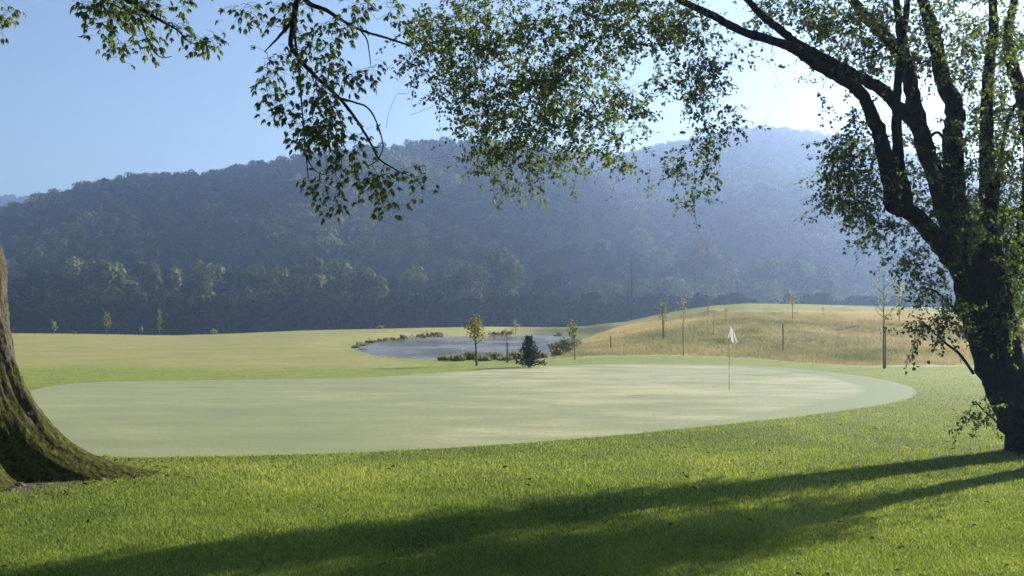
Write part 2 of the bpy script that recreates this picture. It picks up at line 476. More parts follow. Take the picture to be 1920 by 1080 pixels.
# keep rows as rows of equal forward distance inside the frame fan
Y2 = np.where(np.abs(A) < 0.75, R, Y); X2 = np.where(np.abs(A) < 0.75, R * np.tan(A), X)
blend = sstep(0.75, 1.1, np.abs(A))
X = np.where(np.abs(A) < 0.75, X2, X * 1.0 / np.cos(0.75) * (1 - blend) + X * blend)
Y = np.where(np.abs(A) < 0.75, Y2, Y * 1.0 / np.cos(0.75) * (1 - blend) + Y * blend)
Z = ground_z(X, Y)
far = R > 240
Z = np.where(far, np.minimum(Z, -5.2), Z)
nr, na = A.shape
PXv = 960 + F * X / np.maximum(Y, 1e-3); PYv = HY - F * (Z - EYE) / np.maximum(Y, 1e-3)
infront = (Y > 3) & (np.abs(A) < 0.75)
wob = 4 * fbm(X * 0.3, Y * 0.3, 11)
drym = np.where(infront & (Y > 30), sstep(-2.5, 3.0, poly_sd(PXv, PYv, dry_px) + wob * 0.6), 0)
fair_px = [(-400, 690), (-400, 622), (700, 610), (1180, 600), (1150, 612), (1060, 630), (640, 640), (650, 660), (700, 672), (800, 684), (760, 690), (500, 694), (200, 690)]
fairm = np.where(infront & (Y > 30), sstep(-4, 5, poly_sd(PXv, PYv, fair_px) + wob), 0)
top_px = [(1340, 566), (2400, 560), (2400, 588), (1560, 581), (1400, 580)]
fairm = np.maximum(fairm, np.where(infront & (Y > 30), sstep(-2, 3, poly_sd(PXv, PYv, top_px)) * 0.7, 0))
mudm = sstep(-0.7, 0.6, poly_sd(X, Y, pond_poly))
def soil_f(x, y):
    return 1 - sstep(1.1, 1.75, np.hypot((x + 6.0) / 1.22, (y - 10.75) / 0.80) + 0.45 * fbm(x * 2.2, y * 2.2, 150))
mudm = np.maximum(mudm, soil_f(X, Y) * 0.85)
idx = np.arange(nr * na).reshape(nr, na)
nx = np.roll(idx, -1, axis=1)
q = np.stack([idx[:-1], nx[:-1], nx[1:], idx[1:]], -1).reshape(-1, 4)
V = np.stack([X, Y, Z], -1).reshape(-1, 3)
V = np.concatenate([V, [[0, 0, 0]]])
c = len(V) - 1
t = np.stack([np.full(na, c), nx[0], idx[0]], -1)
pad = lambda a: np.concatenate([a.ravel(), [0]])
ground = mk("ground", V, [q[:, ::-1], t[:, ::-1]], M_ground, None, True, {"fair": pad(fairm), "dry": pad(drym), "mud": pad(mudm), "thatch_shade": np.concatenate([(1 - sstep(11, 30, Y)).ravel(), [1]])})  # near turf coloured darker, as shade seen between blades
if ground.data.polygons[len(q) // 2].normal.z < 0: ground.data.flip_normals()
tag(ground, "mown lawn, fairway and dry mound of the course", kind="structure")

# pond
ring = np.array(pond_poly); cen = ring.mean(0)
ringo = cen + (ring - cen) * 1.012
V = np.concatenate([np.c_[ringo, np.full(len(ring), WZ)], [[cen[0], cen[1], WZ]]])
n = len(ring); ii = np.arange(n)
pond = mk("pond_water", V, [np.stack([np.full(n, n), ii, (ii + 1) % n], -1)], M_water)
if pond.data.polygons[0].normal.z < 0: pond.data.flip_normals()
tag(pond, "still grey pond between the fairway and the dry mound", kind="structure")

# putting green: rings about the centroid
gc = np.array([-0.6, 24.0])
rings = np.array([0, .1, .2, .3, .4, .5, .6, .7, .76, .82, .86, .89, .91, .93, .95, .975, 1.0])
V = []; col_a = []
gp = green_poly
for r in rings[1:]:
    p = gc + (gp - gc) * r
    V.append(np.c_[p, np.full(len(p), 0.004 + 0.004 * (1 - r ** 8))])
    sdp = poly_sd(p[:, 0], p[:, 1], gp)
    right = sstep(2, 7, p[:, 0])
    wd = 0.35 + 0.95 * right
    col_a.append((1 - sstep(wd * 0.85, wd * 1.1, sdp)) * (0.35 + 0.65 * right))
ng = len(gp); V = np.concatenate(V + [np.array([[*gc, 0.008]])]); col_a = np.concatenate(col_a + [[0]])
idx = np.arange((len(rings) - 1) * ng).reshape(-1, ng); nx = np.roll(idx, -1, 1)
q = np.stack([idx[:-1], nx[:-1], nx[1:], idx[1:]], -1).reshape(-1, 4)
t = np.stack([np.full(ng, len(V) - 1), nx[0], idx[0]], -1)
green = mk("putting_green", V, [q, t], M_green, None, True, {"collar": col_a, "painted_glare": sstep(-12, 8, V[:, 0] + 0.25 * (V[:, 1] - 24))})  # paler to the right: painted glare gradient
if green.data.polygons[0].normal.z < 0: green.data.flip_normals()
tag(green, "pale putting green with a darker mown collar", kind="structure")

# ------------------------------------------------------------------ wooded hills
H1X = [-900, -300, 0, 60, 100, 200, 260, 330, 450, 500, 600, 700, 800, 870, 950, 1000, 1060, 1120, 1200, 1300, 1400, 1600, 1900, 2800]
H1Y = [470, 440, 415, 398, 380, 362, 349, 349, 340, 325, 309, 299, 289, 285, 290, 298, 315, 345, 395, 445, 485, 535, 570, 600]
H2X = [-900, 400, 600, 800, 950, 1000, 1050, 1100, 1140, 1180, 1240, 1320, 1380, 1450, 1530, 1620, 1750, 1900, 2300, 2800]
H2Y = [560, 380, 330, 305, 294, 291, 286, 292, 301, 290, 275, 261, 248, 243, 250, 272, 300, 330, 420, 480]
H3X = [-900, -300, 0, 60, 120, 300, 600, 2800]
H3Y = [395, 385, 380, 379, 384, 400, 500, 600]
D1, D2, D3 = 600.0, 1000.0, 1500.0
ZB = -5.0
def hill_z(x, y):
    d = np.maximum(y, 1.0); u = np.clip(960 + F * x / d, -900, 2800)
    z1 = EYE - (np.interp(u, H1X, H1Y) + 30 - HY) * D1 / F
    z2 = EYE - (np.interp(u, H2X, H2Y) + 34 - HY) * D2 / F
    z3 = EYE - (np.interp(u, H3X, H3Y) + 6 - HY) * D3 / F
    def prof(t, p=1.0):
        a = np.clip(t, 0, 1)
        s = (1 - (1 - a) ** 1.35) * 0.75 + 0.25 * a * a * (3 - 2 * a)
        return np.where(t <= 1, s, np.maximum(1 - ((t - 1) * 1.6) ** 2, 0))
    h1 = ZB + (np.maximum(z1, ZB) - ZB) * prof((d - 300) / (D1 - 300))
    h2 = ZB + (np.maximum(z2, ZB) - ZB) * prof((d - 330) / (D2 - 330))
    h3 = ZB + (np.maximum(z3, ZB) - ZB) * prof((d - 1100) / (D3 - 1100))
    h = np.maximum(np.maximum(h1, h2), h3)
    k = sstep(310, 420, d)
    return h + k * (5.0 * fbm(x * 0.008, y * 0.008, 21) + 2.0 * fbm(x * 0.03, y * 0.03, 25))
ta = np.linspace(-0.95, 0.95, 260); dd = np.concatenate([np.linspace(235, 620, 90), np.linspace(625, 1750, 110)])
TA, DDm = np.meshgrid(ta, dd)
HX = DDm * TA; HYy = DDm; HZ = hill_z(HX, HYy)
nr, na = HX.shape; idx = np.arange(nr * na).reshape(nr, na)
q = np.stack([idx[:-1, :-1], idx[:-1, 1:], idx[1:, 1:], idx[1:, :-1]], -1).reshape(-1, 4)
hills = mk("hills", np.stack([HX, HYy, HZ], -1), [q], M_floor, None, True)
tag(hills, "long wooded hills rising behind the course", kind="structure")

# woodland crowns: many leaf-clump faces over lobes
def crown_mesh(g, base, h, w, lobes, nface, fsize, rs, low=0.18, conical=False):
    r = np.random.default_rng(rs)
    base = np.asarray(base, float)
    L = []
    for k in range(lobes):
        a = r.random() * 6.283; zz = low + (1 - low) * (r.random() ** 0.8) * 0.86
        env = math.sin(math.pi * min(max((zz - low) / (1 - low) * 0.86 + 0.10, 0.02), 0.98)) ** 0.7 if not conical else (1.02 - zz)
        rad = (0.20 + 0.16 * r.random()) * w * (0.6 + 0.5 * env)
        rr_ = 0.5 * w * env * (0.25 + 0.65 * math.sqrt(r.random()))
        L.append((base + [rr_ * math.cos(a), rr_ * math.sin(a), zz * h], rad))
    cs = np.array([x[0] for x in L]); rad = np.array([x[1] for x in L])
    k = r.choice(len(L), nface, p=rad ** 2 / np.sum(rad ** 2))
    dv = unit(r.normal(size=(nface, 3)) + [0, 0, 0.25])
    pos = cs[k] + dv * (rad[k] * (0.72 + 0.38 * r.random(nface)))[:, None]
    nrm = unit(dv + 0.35 * r.normal(size=(nface, 3)))
    t1 = unit(np.cross(nrm, r.normal(size=(nface, 3)))); t2 = np.cross(nrm, t1)
    s = (fsize * (0.55 + 0.8 * r.random(nface)))[:, None]
    V = np.stack([pos - t1 * s * 0.6, pos - t2 * s * 0.42 + nrm * s * .1, pos + t1 * s * 0.6, pos + t2 * s * 0.42 + nrm * s * .1], 1).reshape(-1, 3)
    q = np.arange(nface * 4).reshape(-1, 4)
    lobe_v = r.random(len(L))
    g.add(V, q, None, np.clip(0.75 * lobe_v[k] + 0.25 * r.random(nface), 0, 1))

ORD = ["first", "second", "third", "fourth", "fifth", "sixth", "seventh", "eighth", "ninth", "tenth", "eleventh", "twelfth", "thirteenth", "fourteenth",
       "fifteenth", "sixteenth", "seventeenth", "eighteenth", "nineteenth", "twentieth"]
# prototypes stand in the foot row: (px, top_py, d, width, conical, pale)
protos = []
def woodland_tree(px, top, d, w, mat, rs, label, low=0.18, conical=False, group="sunlit trees along the foot of the wooded hill"):
    x = (px - 960) * d / F; zt = EYE - (top - HY) * d / F
    zb = float(hill_z(np.array([x]), np.array([d]))[0]) - 0.3
    t = empty("woodland_tree", (x, d, zb)); h = zt - zb
    g = Geo(); crown_mesh(g, (x, d, zb), h, w, 16, 1300, 1.25, rs, low, conical)
    cr = g.build("crown", mat, t, False)
    g = Geo()
    pts = np.array([[x, d, zb], [x + 0.15, d, zb + h * 0.3], [x - 0.1, d + 0.1, zb + h * 0.6], [x, d, zb + h * 0.85]])
    g.tube(pts, [0.34, 0.27, 0.18, 0.05], 7)
    for k in range(5):
        a = rs + k * 2.4; hh = h * (0.35 + 0.1 * k)
        g.tube([[x, d, zb + hh], [x + math.cos(a) * w * 0.2, d + math.sin(a) * w * 0.2, zb + hh + h * 0.09], [x + math.cos(a) * w * 0.36, d + math.sin(a) * w * 0.36, zb + hh + h * 0.14]], [0.13, 0.08, 0.03], 5)
    g.build("trunk", M_twig, t)
    tag(t, label, "tree", group)
    return t, cr, h
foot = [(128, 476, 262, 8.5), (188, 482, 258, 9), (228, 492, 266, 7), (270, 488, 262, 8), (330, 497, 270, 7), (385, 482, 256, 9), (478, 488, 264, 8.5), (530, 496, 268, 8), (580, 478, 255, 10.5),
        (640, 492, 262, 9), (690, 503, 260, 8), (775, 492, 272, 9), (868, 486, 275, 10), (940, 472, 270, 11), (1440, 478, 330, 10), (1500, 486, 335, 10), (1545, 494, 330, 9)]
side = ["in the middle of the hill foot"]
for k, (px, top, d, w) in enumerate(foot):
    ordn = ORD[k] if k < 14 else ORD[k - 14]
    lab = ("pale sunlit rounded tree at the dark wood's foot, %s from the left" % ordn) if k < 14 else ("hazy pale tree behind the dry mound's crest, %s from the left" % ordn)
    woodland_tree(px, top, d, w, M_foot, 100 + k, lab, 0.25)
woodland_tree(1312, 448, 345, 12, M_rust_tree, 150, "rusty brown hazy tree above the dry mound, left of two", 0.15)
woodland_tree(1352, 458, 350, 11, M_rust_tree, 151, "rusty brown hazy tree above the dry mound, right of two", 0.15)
proto_objs = []
for k, (px, top, d, w, con) in enumerate([(60, 500, 270, 10, False), (420, 512, 276, 11, False), (820, 508, 280, 9.5, False), (1030, 506, 285, 10, False), (740, 515, 276, 7, True)]):
    labs = ["dark tree at the wood's edge beside the mossy trunk", "dark broad tree in the wood's edge behind the fairway", "dark round tree in the wood's edge left of the pond sapling",
            "dark tree in the wood's edge behind the spruce", "narrow pointed dark tree in the wood's edge"]
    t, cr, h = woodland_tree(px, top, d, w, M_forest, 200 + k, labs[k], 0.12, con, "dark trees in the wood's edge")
    proto_objs.append((cr, h))

# forest: points carrying instances of those crowns
def forest_points():
    pts = []
    rs = np.random.default_rng(33)
    n = 60000
    d = np.sqrt(rs.random(n) * (1060 ** 2 - 292 ** 2) + 292 ** 2)
    tn = (rs.random(n) * 2 - 1) * 0.66
    x = d * tn; z = hill_z(x, d)
    u = 960 + F * tn
    ang = (z + 10 - EYE) / d
    keep = np.ones(n, bool)
    # drop what stands well hidden behind a nearer slope
    for dq in np.linspace(300, 1000, 26):
        zq = hill_z(dq * tn, np.full(n, dq))
        keep &= ~((dq < d - 25) & ((zq + 6 - EYE) / dq > (z + 14 - EYE) / d))
    x, d, z = x[keep], d[keep], z[keep]
    # thin to a minimum spacing by grid cells
    cell = {}
    sel = []
    for i in range(len(x)):
        sp = 7.0 if d[i] < 650 else 8.5
        kx, ky = int(math.floor(x[i] / sp)), int(math.floor(d[i] / sp))
        if (kx, ky) in cell: continue
        cell[(kx, ky)] = 1; sel.append(i)
    # far ridge
    n3 = 700
    d3 = 1380 + 140 * rs.random(n3); t3 = -0.62 + 0.36 * rs.random(n3)
    x3 = d3 * t3; z3 = hill_z(x3, d3)
    # front rows of the wood, given a dark tone that stands for shade
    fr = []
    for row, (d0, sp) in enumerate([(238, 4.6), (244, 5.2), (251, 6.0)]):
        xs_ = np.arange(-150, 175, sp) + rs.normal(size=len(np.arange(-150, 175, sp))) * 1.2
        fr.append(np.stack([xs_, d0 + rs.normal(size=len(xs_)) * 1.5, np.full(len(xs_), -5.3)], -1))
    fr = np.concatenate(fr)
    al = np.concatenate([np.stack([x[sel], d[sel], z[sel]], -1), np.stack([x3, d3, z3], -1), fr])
    return al, len(fr)
fp, n_front = forest_points()
me = bpy.data.meshes.new("forest"); me.vertices.add(len(fp)); me.vertices.foreach_set("co", fp.astype(np.float32).ravel())
rs = np.random.default_rng(5)
big = 0.5 + 0.5 * fbm(fp[:, 0] * 0.012, fp[:, 1] * 0.012, 61)
for nm, dat in (("sc", 0.55 + 0.5 * rs.random(len(fp)) + 0.2 * big), ("rot", rs.random(len(fp)) * 6.283), ("tone", None)):
    if nm == "tone":
        dat = np.clip(0.50 + 1.3 * fbm(fp[:, 0] * 0.016, fp[:, 1] * 0.016, 64) + 0.30 * (rs.random(len(fp)) - 0.5), 0, 1)
        dat = np.where(rs.random(len(fp)) > 0.93, np.minimum(dat + 0.35, 1), dat); dat[-n_front:] = 0.05 + 0.15 * rs.random(n_front)  # front rows: shade put into their leaf tone
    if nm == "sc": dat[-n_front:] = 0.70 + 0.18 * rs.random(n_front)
    a = me.attributes.new(nm, 'FLOAT', 'POINT'); a.data.foreach_set("value", dat.astype(np.float32))
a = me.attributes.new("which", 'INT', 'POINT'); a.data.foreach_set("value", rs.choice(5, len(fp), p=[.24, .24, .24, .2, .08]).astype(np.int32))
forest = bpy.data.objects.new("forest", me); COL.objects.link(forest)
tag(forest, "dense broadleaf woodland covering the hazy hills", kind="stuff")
ng_ = bpy.data.node_groups.new("forest_scatter", 'GeometryNodeTree')
ng_.interface.new_socket("Geometry", in_out='INPUT', socket_type='NodeSocketGeometry')
ng_.interface.new_socket("Geometry", in_out='OUTPUT', socket_type='NodeSocketGeometry')
gi = ng_.nodes.new("NodeGroupInput"); go = ng_.nodes.new("NodeGroupOutput")
iop = ng_.nodes.new("GeometryNodeInstanceOnPoints")
jn = ng_.nodes.new("GeometryNodeJoinGeometry")
for cr, h in reversed(proto_objs):
    oi = ng_.nodes.new("GeometryNodeObjectInfo"); oi.inputs["Object"].default_value = cr; oi.inputs["As Instance"].default_value = True
    tr = ng_.nodes.new("GeometryNodeTransform"); tr.inputs["Scale"].default_value = (15.5 / h,) * 3
    g2i = ng_.nodes.new("GeometryNodeGeometryToInstance")
    ng_.links.new(oi.outputs["Geometry"], tr.inputs["Geometry"]); ng_.links.new(tr.outputs[0], g2i.inputs[0]); ng_.links.new(g2i.outputs[0], jn.inputs[0])
def named(nm, ty):
    a = ng_.nodes.new("GeometryNodeInputNamedAttribute"); a.data_type = ty; a.inputs["Name"].default_value = nm; return a.outputs["Attribute"]
cxyz = ng_.nodes.new("ShaderNodeCombineXYZ"); ng_.links.new(named("rot", 'FLOAT'), cxyz.inputs[2])
e2r = ng_.nodes.new("FunctionNodeEulerToRotation"); ng_.links.new(cxyz.outputs[0], e2r.inputs[0])
ng_.links.new(gi.outputs[0], iop.inputs["Points"]); ng_.links.new(jn.outputs[0], iop.inputs["Instance"])
iop.inputs["Pick Instance"].default_value = True
ng_.links.new(named("which", 'INT'), iop.inputs["Instance Index"])
ng_.links.new(e2r.outputs[0], iop.inputs["Rotation"]); ng_.links.new(named("sc", 'FLOAT'), iop.inputs["Scale"])
ng_.links.new(iop.outputs[0], go.inputs[0])
md = forest.modifiers.new("scatter", 'NODES'); md.node_group = ng_

# ------------------------------------------------------------------ skeleton growth for the two near trees
class Skeleton:
    """existing limb nodes; every new target is joined to the nearest node by a drooping branchlet"""
    def __init__(s): s.nodes = np.zeros((0, 3)); s.rad = np.zeros(0)
    def add(s, pts, rad):
        s.nodes = np.concatenate([s.nodes, pts]); s.rad = np.concatenate([s.rad, np.broadcast_to(rad, (len(pts),))])
    def grow(s, targets, g, r0, r, sag=0.06, arch=0.12, maxr=0.02):
        left = list(range(len(targets)))
        dmin = np.array([np.min(np.sum((s.nodes - t) ** 2, 1)) for t in targets])
        order = np.argsort(dmin)
        for k in order:
            t = targets[k]
            d2 = np.sum((s.nodes - t) ** 2, 1) + np.where(s.nodes[:, 2] < t[2] - 0.15, (t[2] - s.nodes[:, 2]) * 0.4, 0)
            i = int(np.argmin(d2)); a = s.nodes[i]; L_ = np.linalg.norm(t - a)
            m = max(4, int(L_ / 0.12))
            tt = np.linspace(0, 1, m)[:, None]
            off = r.normal(size=3) * arch * L_; off[2] += sag * L_ * 2
            off2 = r.normal(size=3) * arch * 0.6 * L_
            pts = a * (1 - tt) + t * tt + off * np.sin(np.pi * tt) + off2 * np.sin(2 * np.pi * tt)
            ra = min(s.rad[i] * 0.7, maxr, 0.004 + 0.007 * L_)
            rad = ra * (1 - tt[:, 0]) + 0.0022 * tt[:, 0]
            g.tube(pts, rad, 5, cap=False)
            s.add(pts[1:], rad[1:])

def ell_targets(ells, r, dens=1.0):
    T = []
    for e in ells:
        cx, cy_, rx, ry, n, d0, d1 = e[:7]
        for k in range(max(2, int(n * (dens if not (dens < 0.7 and cx > 1450) else 1.1)))):
            a = r.random() * 6.283; q_ = math.sqrt(r.random())
            T.append(P(cx + rx * q_ * math.cos(a), cy_ + ry * q_ * math.sin(a), d0 + (d1 - d0) * r.random()))
    return np.array(T)

# ------------------------------------------------------------------ right tree
rs = np.random.default_rng(11)
RB = P(1952, 852, 12.9); RB[2] = 0
rtree = empty("broadleaf_tree", (float(RB[0]), float(RB[1]), 0.0))
tag(rtree, "dark backlit many-stemmed tree leaning over the lawn, small sparse leaves", "tree")
sk = Skeleton()
def limb(pts, w0, w1, sides=12, name="limb", rough=0.10, n=7):
    """pts: (px, py, d); w in px of the frame (diameter)"""
    pp = catmull(np.array([P(*p) for p in pts]), n)
    k = np.linspace(0, 1, len(pp)); dm = np.interp(k, np.linspace(0, 1, len(pts)), [p[2] for p in pts])
    rad = 0.83 * (w0 * (1 - k) + w1 * k) * 0.5 * dm / F
    jit = rs.normal(size=pp.shape) * rad[:, None] * 0.06; jit[0] = 0
    g = Geo(); g.tube(pp + jit, rad, sides, rough)
    o = g.build(name, M_bark_r, rtree)
    sk.add(pp[::2], rad[::2])
    return o
# trunk with a flared foot
tp = [(1962, 858, 12.9), (1941, 815, 12.9), (1914, 770, 12.9), (1887, 715, 12.9), (1860, 655, 12.9), (1842, 600, 12.9), (1832, 550, 12.9), (1824, 500, 12.9), (1818, 460, 12.9)]
tw = [128, 108, 94, 84, 74, 70, 70, 72, 56]
pp = catmull(np.array([P(*p) for p in tp]), 8); pp[0, 2] = -0.08
rad = np.interp(np.linspace(0, 1, len(pp)), np.linspace(0, 1, len(tw)), tw) * 0.5 * 12.9 / F
g = Geo(); g.tube(pp, rad, 28, 0.14)
for a, ln in ((-2.6, 0.50), (-1.2, 0.62), (0.3, 0.6), (1.7, 0.6), (2.9, 0.42)):
    b0 = np.array([RB[0], RB[1], 0])
    dx, dy = math.cos(a), math.sin(a)
    g.tube(catmull([b0 + [dx * .12, dy * .12, .45], b0 + [dx * .30, dy * .30, .16], b0 + [dx * ln * .8, dy * ln * .8, .03], b0 + [dx * ln * 1.2, dy * ln * 1.2, -.06]], 5), np.linspace(.15, .04, 16), 10, 0.15)
g.build("trunk", M_bark_r, rtree); sk.add(pp[20::2], rad[20::2])
limb([(1912, 745, 12.8), (1900, 690, 12.75), (1890, 640, 12.7), (1884, 590, 12.8), (1872, 530, 12.9), (1862, 470, 13.0), (1854, 400, 13.1), (1851, 311, 13.2), (1849, 222, 13.2), (1853, 142, 13.2), (1862, 67, 13.2), (1862, 0, 13.2), (1855, -110, 13.3), (1840, -260, 13.4)], 58, 10, 16)
limb([(1806, 520, 12.85), (1780, 476, 12.7), (1747, 440, 12.5), (1711, 400, 12.3), (1675, 384, 12.2), (1669, 347, 12.1), (1658, 293, 12.0), (1649, 253, 11.9), (1633, 213, 11.8), (1613, 173, 11.7), (1569, 142, 11.6), (1524, 116, 11.5), (1490, 92, 11.4), (1456, 78, 11.3), (1393, 59, 11.2), (1344, 33, 11.1), (1290, 8, 11.0), (1220, -30, 10.9), (1120, -62, 10.9), (1000, -70, 10.8), (880, -50, 10.8)], 44, 7)
limb([(1700, 397, 12.3), (1700, 373, 12.35), (1686, 311, 12.4), (1682, 249, 12.4), (1682, 191, 12.4), (1684, 147, 12.5), (1692, 80, 12.5), (1702, 0, 12.6), (1712, -110, 12.7), (1700, -230, 12.8)], 30, 8)
limb([(1810, 500, 12.9), (1787, 450, 12.9), (1769, 400, 12.9), (1751, 329, 12.85), (1733, 267, 12.8), (1714, 231, 12.7), (1676, 191, 12.55), (1649, 164, 12.4), (1613, 147, 12.2), (1582, 129, 12.0), (1538, 105, 11.8), (1492, 80, 11.6), (1462, 55, 11.4), (1430, 30, 11.3), (1398, -4, 11.2), (1340, -70, 11.0), (1250, -130, 10.8), (1120, -170, 10.6), (980, -170, 10.5)], 38, 7)
limb([(1828, 500, 12.95), (1802, 444, 13.0), (1788, 356, 13.1), (1787, 267, 13.1), (1790, 205, 13.1), (1770, 156, 13.1), (1756, 89, 13.1), (1742, 36, 13.1), (1729, 0, 13.1), (1700, -110, 13.1), (1660, -230, 13.2)], 58, 14)
limb([(1790, 210, 13.1), (1796, 200, 13.1), (1801, 193, 13.1)], 12, 5, 8)
limb([(1818, 480, 12.8), (1775, 380, 12.8), (1735, 280, 12.75), (1711, 178, 12.7), (1696, 111, 12.6), (1658, 67, 12.5), (1627, 36, 12.4), (1600, 0, 12.3), (1560, -60, 12.2), (1490, -150, 12.0), (1400, -230, 11.8)], 46, 9)
limb([(1702, 140, 12.65), (1690, 67, 12.7), (1680, 0, 12.8), (1670, -120, 12.9)], 26, 9)
limb([(1880, 600, 13.2), (1915, 470, 13.4), (1935, 320, 13.5), (1920, 200, 13.5), (1898, 124, 13.5), (1889, 67, 13.5), (1902, 0, 13.5), (1920, -120, 13.5)], 46, 12)
# second big stem of the clump, leaning the other way out of the frame
limb([(2030, 880, 12.1), (2040, 800, 12.1), (2055, 700, 12.2), (2075, 560, 12.3), (2090, 420, 12.4), (2110, 250, 12.5), (2120, 60, 12.6), (2130, -150, 12.7)], 84, 26, 14)
limb([(2068, 600, 12.3), (2120, 480, 12.4), (2160, 350, 12.5), (2190, 180, 12.6), (2210, 0, 12.6)], 46, 14, 12)
limb([(1866, 420, 13.2), (1870, 350, 13.0), (1876, 300, 12.9), (1889, 231, 12.8), (1907, 191, 12.8), (1940, 130, 12.7)], 12, 6, 8)
limb([(1735, 265, 12.6), (1762, 250, 12.6), (1790, 310, 12.5), (1810, 330, 12.5)], 8, 4, 6)
limb([(1825, 700, 12.8), (1800, 665, 12.6), (1775, 645, 12.4), (1752, 625, 12.3), (1735, 610, 12.2)], 7, 3, 6)
limb([(1806, 600, 12.8), (1780, 570, 12.4), (1752, 545, 12.2), (1725, 540, 12.0)], 8, 3, 6)
limb([(1898, 838, 12.7), (1878, 800, 12.5), (1850, 775, 12.4), (1828, 752, 12.3)], 6, 3, 6)

def drop_line(x, y, n, d0, d1, w=18, h=45):
    return (x, y, w, h, n, d0, d1)
ells = [(980, 55, 225, 95, 190, 10.0, 12.4), (1180, 20, 130, 45, 70, 10.2, 12.0), (828, 85, 70, 75, 40, 10.0, 11.6), (880, 185, 60, 55, 34, 10.2, 11.6), (990, 195, 110, 70, 92, 10.2, 12.2), (1090, 170, 80, 85, 60, 10.4, 12.0),
        (925, 275, 40, 42, 15, 10.4, 11.4), (995, 285, 38, 38, 14, 10.4, 11.6), (940, 340, 26, 20, 4, 10.6, 11.2), (1060, 275, 42, 28, 11, 10.4, 11.6), (1155, 270, 30, 30, 9, 10.6, 11.4), (1190, 190, 50, 50, 20, 10.6, 11.8),
        (1175, 300, 10, 12, 2, 10.8, 11.2), (1285, 85, 75, 75, 38, 10.4, 11.8), (1320, 150, 45, 50, 22, 10.6, 11.6), (1330, 235, 34, 45, 10, 10.8, 11.4), (1312, 300, 40, 28, 8, 10.8, 11.3), (1308, 360, 14, 22, 3, 10.9, 11.2),
        (1250, 300, 25, 15, 2, 10.8, 11.2), (1375, 205, 18, 18, 3, 10.8, 11.2), (1410, 95, 30, 25, 3, 11.0, 11.6),
        (1560, 28, 80, 35, 26, 11.4, 12.8), (1480, 10, 60, 20, 10, 11.2, 12.4), (1640, 60, 60, 60, 26, 11.6, 13.4), (1760, 75, 80, 85, 40, 12.0, 14.0), (1865, 95, 65, 105, 48, 12.0, 14.2), (1620, 120, 40, 35, 7, 11.6, 13),
        (1535, 150, 20, 25, 2, 11.4, 12), (1610, 245, 38, 42, 12, 11.6, 12.6), (1585, 310, 52, 46, 24, 11.5, 12.4), (1612, 365, 55, 35, 18, 11.6, 12.4), (1655, 430, 45, 22, 9, 11.8, 12.6), (1715, 475, 35, 22, 8, 12.0, 12.8),
        (1705, 270, 30, 60, 8, 12, 13.4), (1740, 340, 45, 80, 16, 12.0, 13.6), (1830, 290, 60, 110, 46, 12.2, 14.2), (1893, 330, 35, 140, 50, 12.2, 14.4), (1860, 430, 55, 70, 50, 12.9, 14.2), (1896, 550, 30, 90, 46, 12.3, 13.6),
        (1738, 528, 34, 20, 8, 11.8, 12.6), (1765, 580, 35, 30, 8, 11.8, 12.8), (1795, 420, 40, 50, 24, 12.2, 13.4), (1850, 520, 35, 60, 10, 12.9, 13.3), (1740, 615, 40, 22, 6, 11.9, 12.6), (1845, 765, 22, 25, 4, 12.0, 12.6),
        # crown above the frame
        (1050, -150, 260, 90, 30, 10.4, 12.6), (1500, -130, 260, 110, 40, 11.5, 14), (1820, -130, 220, 130, 80, 11.5, 15.0), (2100, 150, 110, 280, 190, 11.2, 14.0), (2230, 0, 160, 220, 190, 10.8, 13.6), (2085, 250, 75, 160, 170, 11.8, 13.6), (2190, 220, 100, 180, 170, 12.3, 14.3), (2130, 430, 80, 130, 40, 11.6, 13)]
T = ell_targets(ells, rs, 0.54)
tw_g = Geo(); sk.grow(T, tw_g, 0, rs, sag=0.05, arch=0.10, maxr=0.018)
lf = Geo()
def small_sprays(T, g, gt, r, per=4, nl=11, llen=0.044, lwid=0.031, hang=0.6):
    B = []; Dn = []; Nn = []; LL = []; VV = []
    for t in T:
        tone = r.random()
        for s_ in range(per + int(r.random() * 2)):
            dv = r.normal(size=3) * [1, 1, 0.6]; dv[2] -= hang
            dv = dv / np.linalg.norm(dv); ln = 0.22 + 0.28 * r.random()
            st = t + r.normal(size=3) * 0.05
            tt = np.linspace(0, 1, 5)[:, None]
            pts = st + dv * ln * tt + np.array([0, 0, -0.10]) * ln * tt ** 2
            gt.tube(pts, np.linspace(0.0025, 0.0012, 5), 3, cap=False)
            n_ = nl + int(r.random() * 5)
            f = np.sort(r.random(n_)) * 0.95 + 0.05
            pos = st + dv * ln * f[:, None] + np.array([0, 0, -0.10]) * ln * (f ** 2)[:, None]
            ld = r.normal(size=(n_, 3)) + dv * 0.5; ld[:, 2] -= 0.55
            ld = unit(ld)
            B.append(pos + ld * 0.012); Dn.append(ld); Nn.append(unit(r.normal(size=(n_, 3)) + [0, 0, 0.9]))
            LL.append(llen * (0.65 + 0.6 * r.random(n_))); VV.append(np.clip(0.35 * tone + 0.55 * r.random(n_) + 0.1 * (r.random(n_) > 0.96), 0, 1))
    B = np.concatenate(B); LL = np.concatenate(LL)
    leaves_mesh(g, B, np.concatenate(Dn), np.concatenate(Nn), LL, LL * lwid / llen, np.concatenate(VV))
small_sprays(T, lf, tw_g, rs)
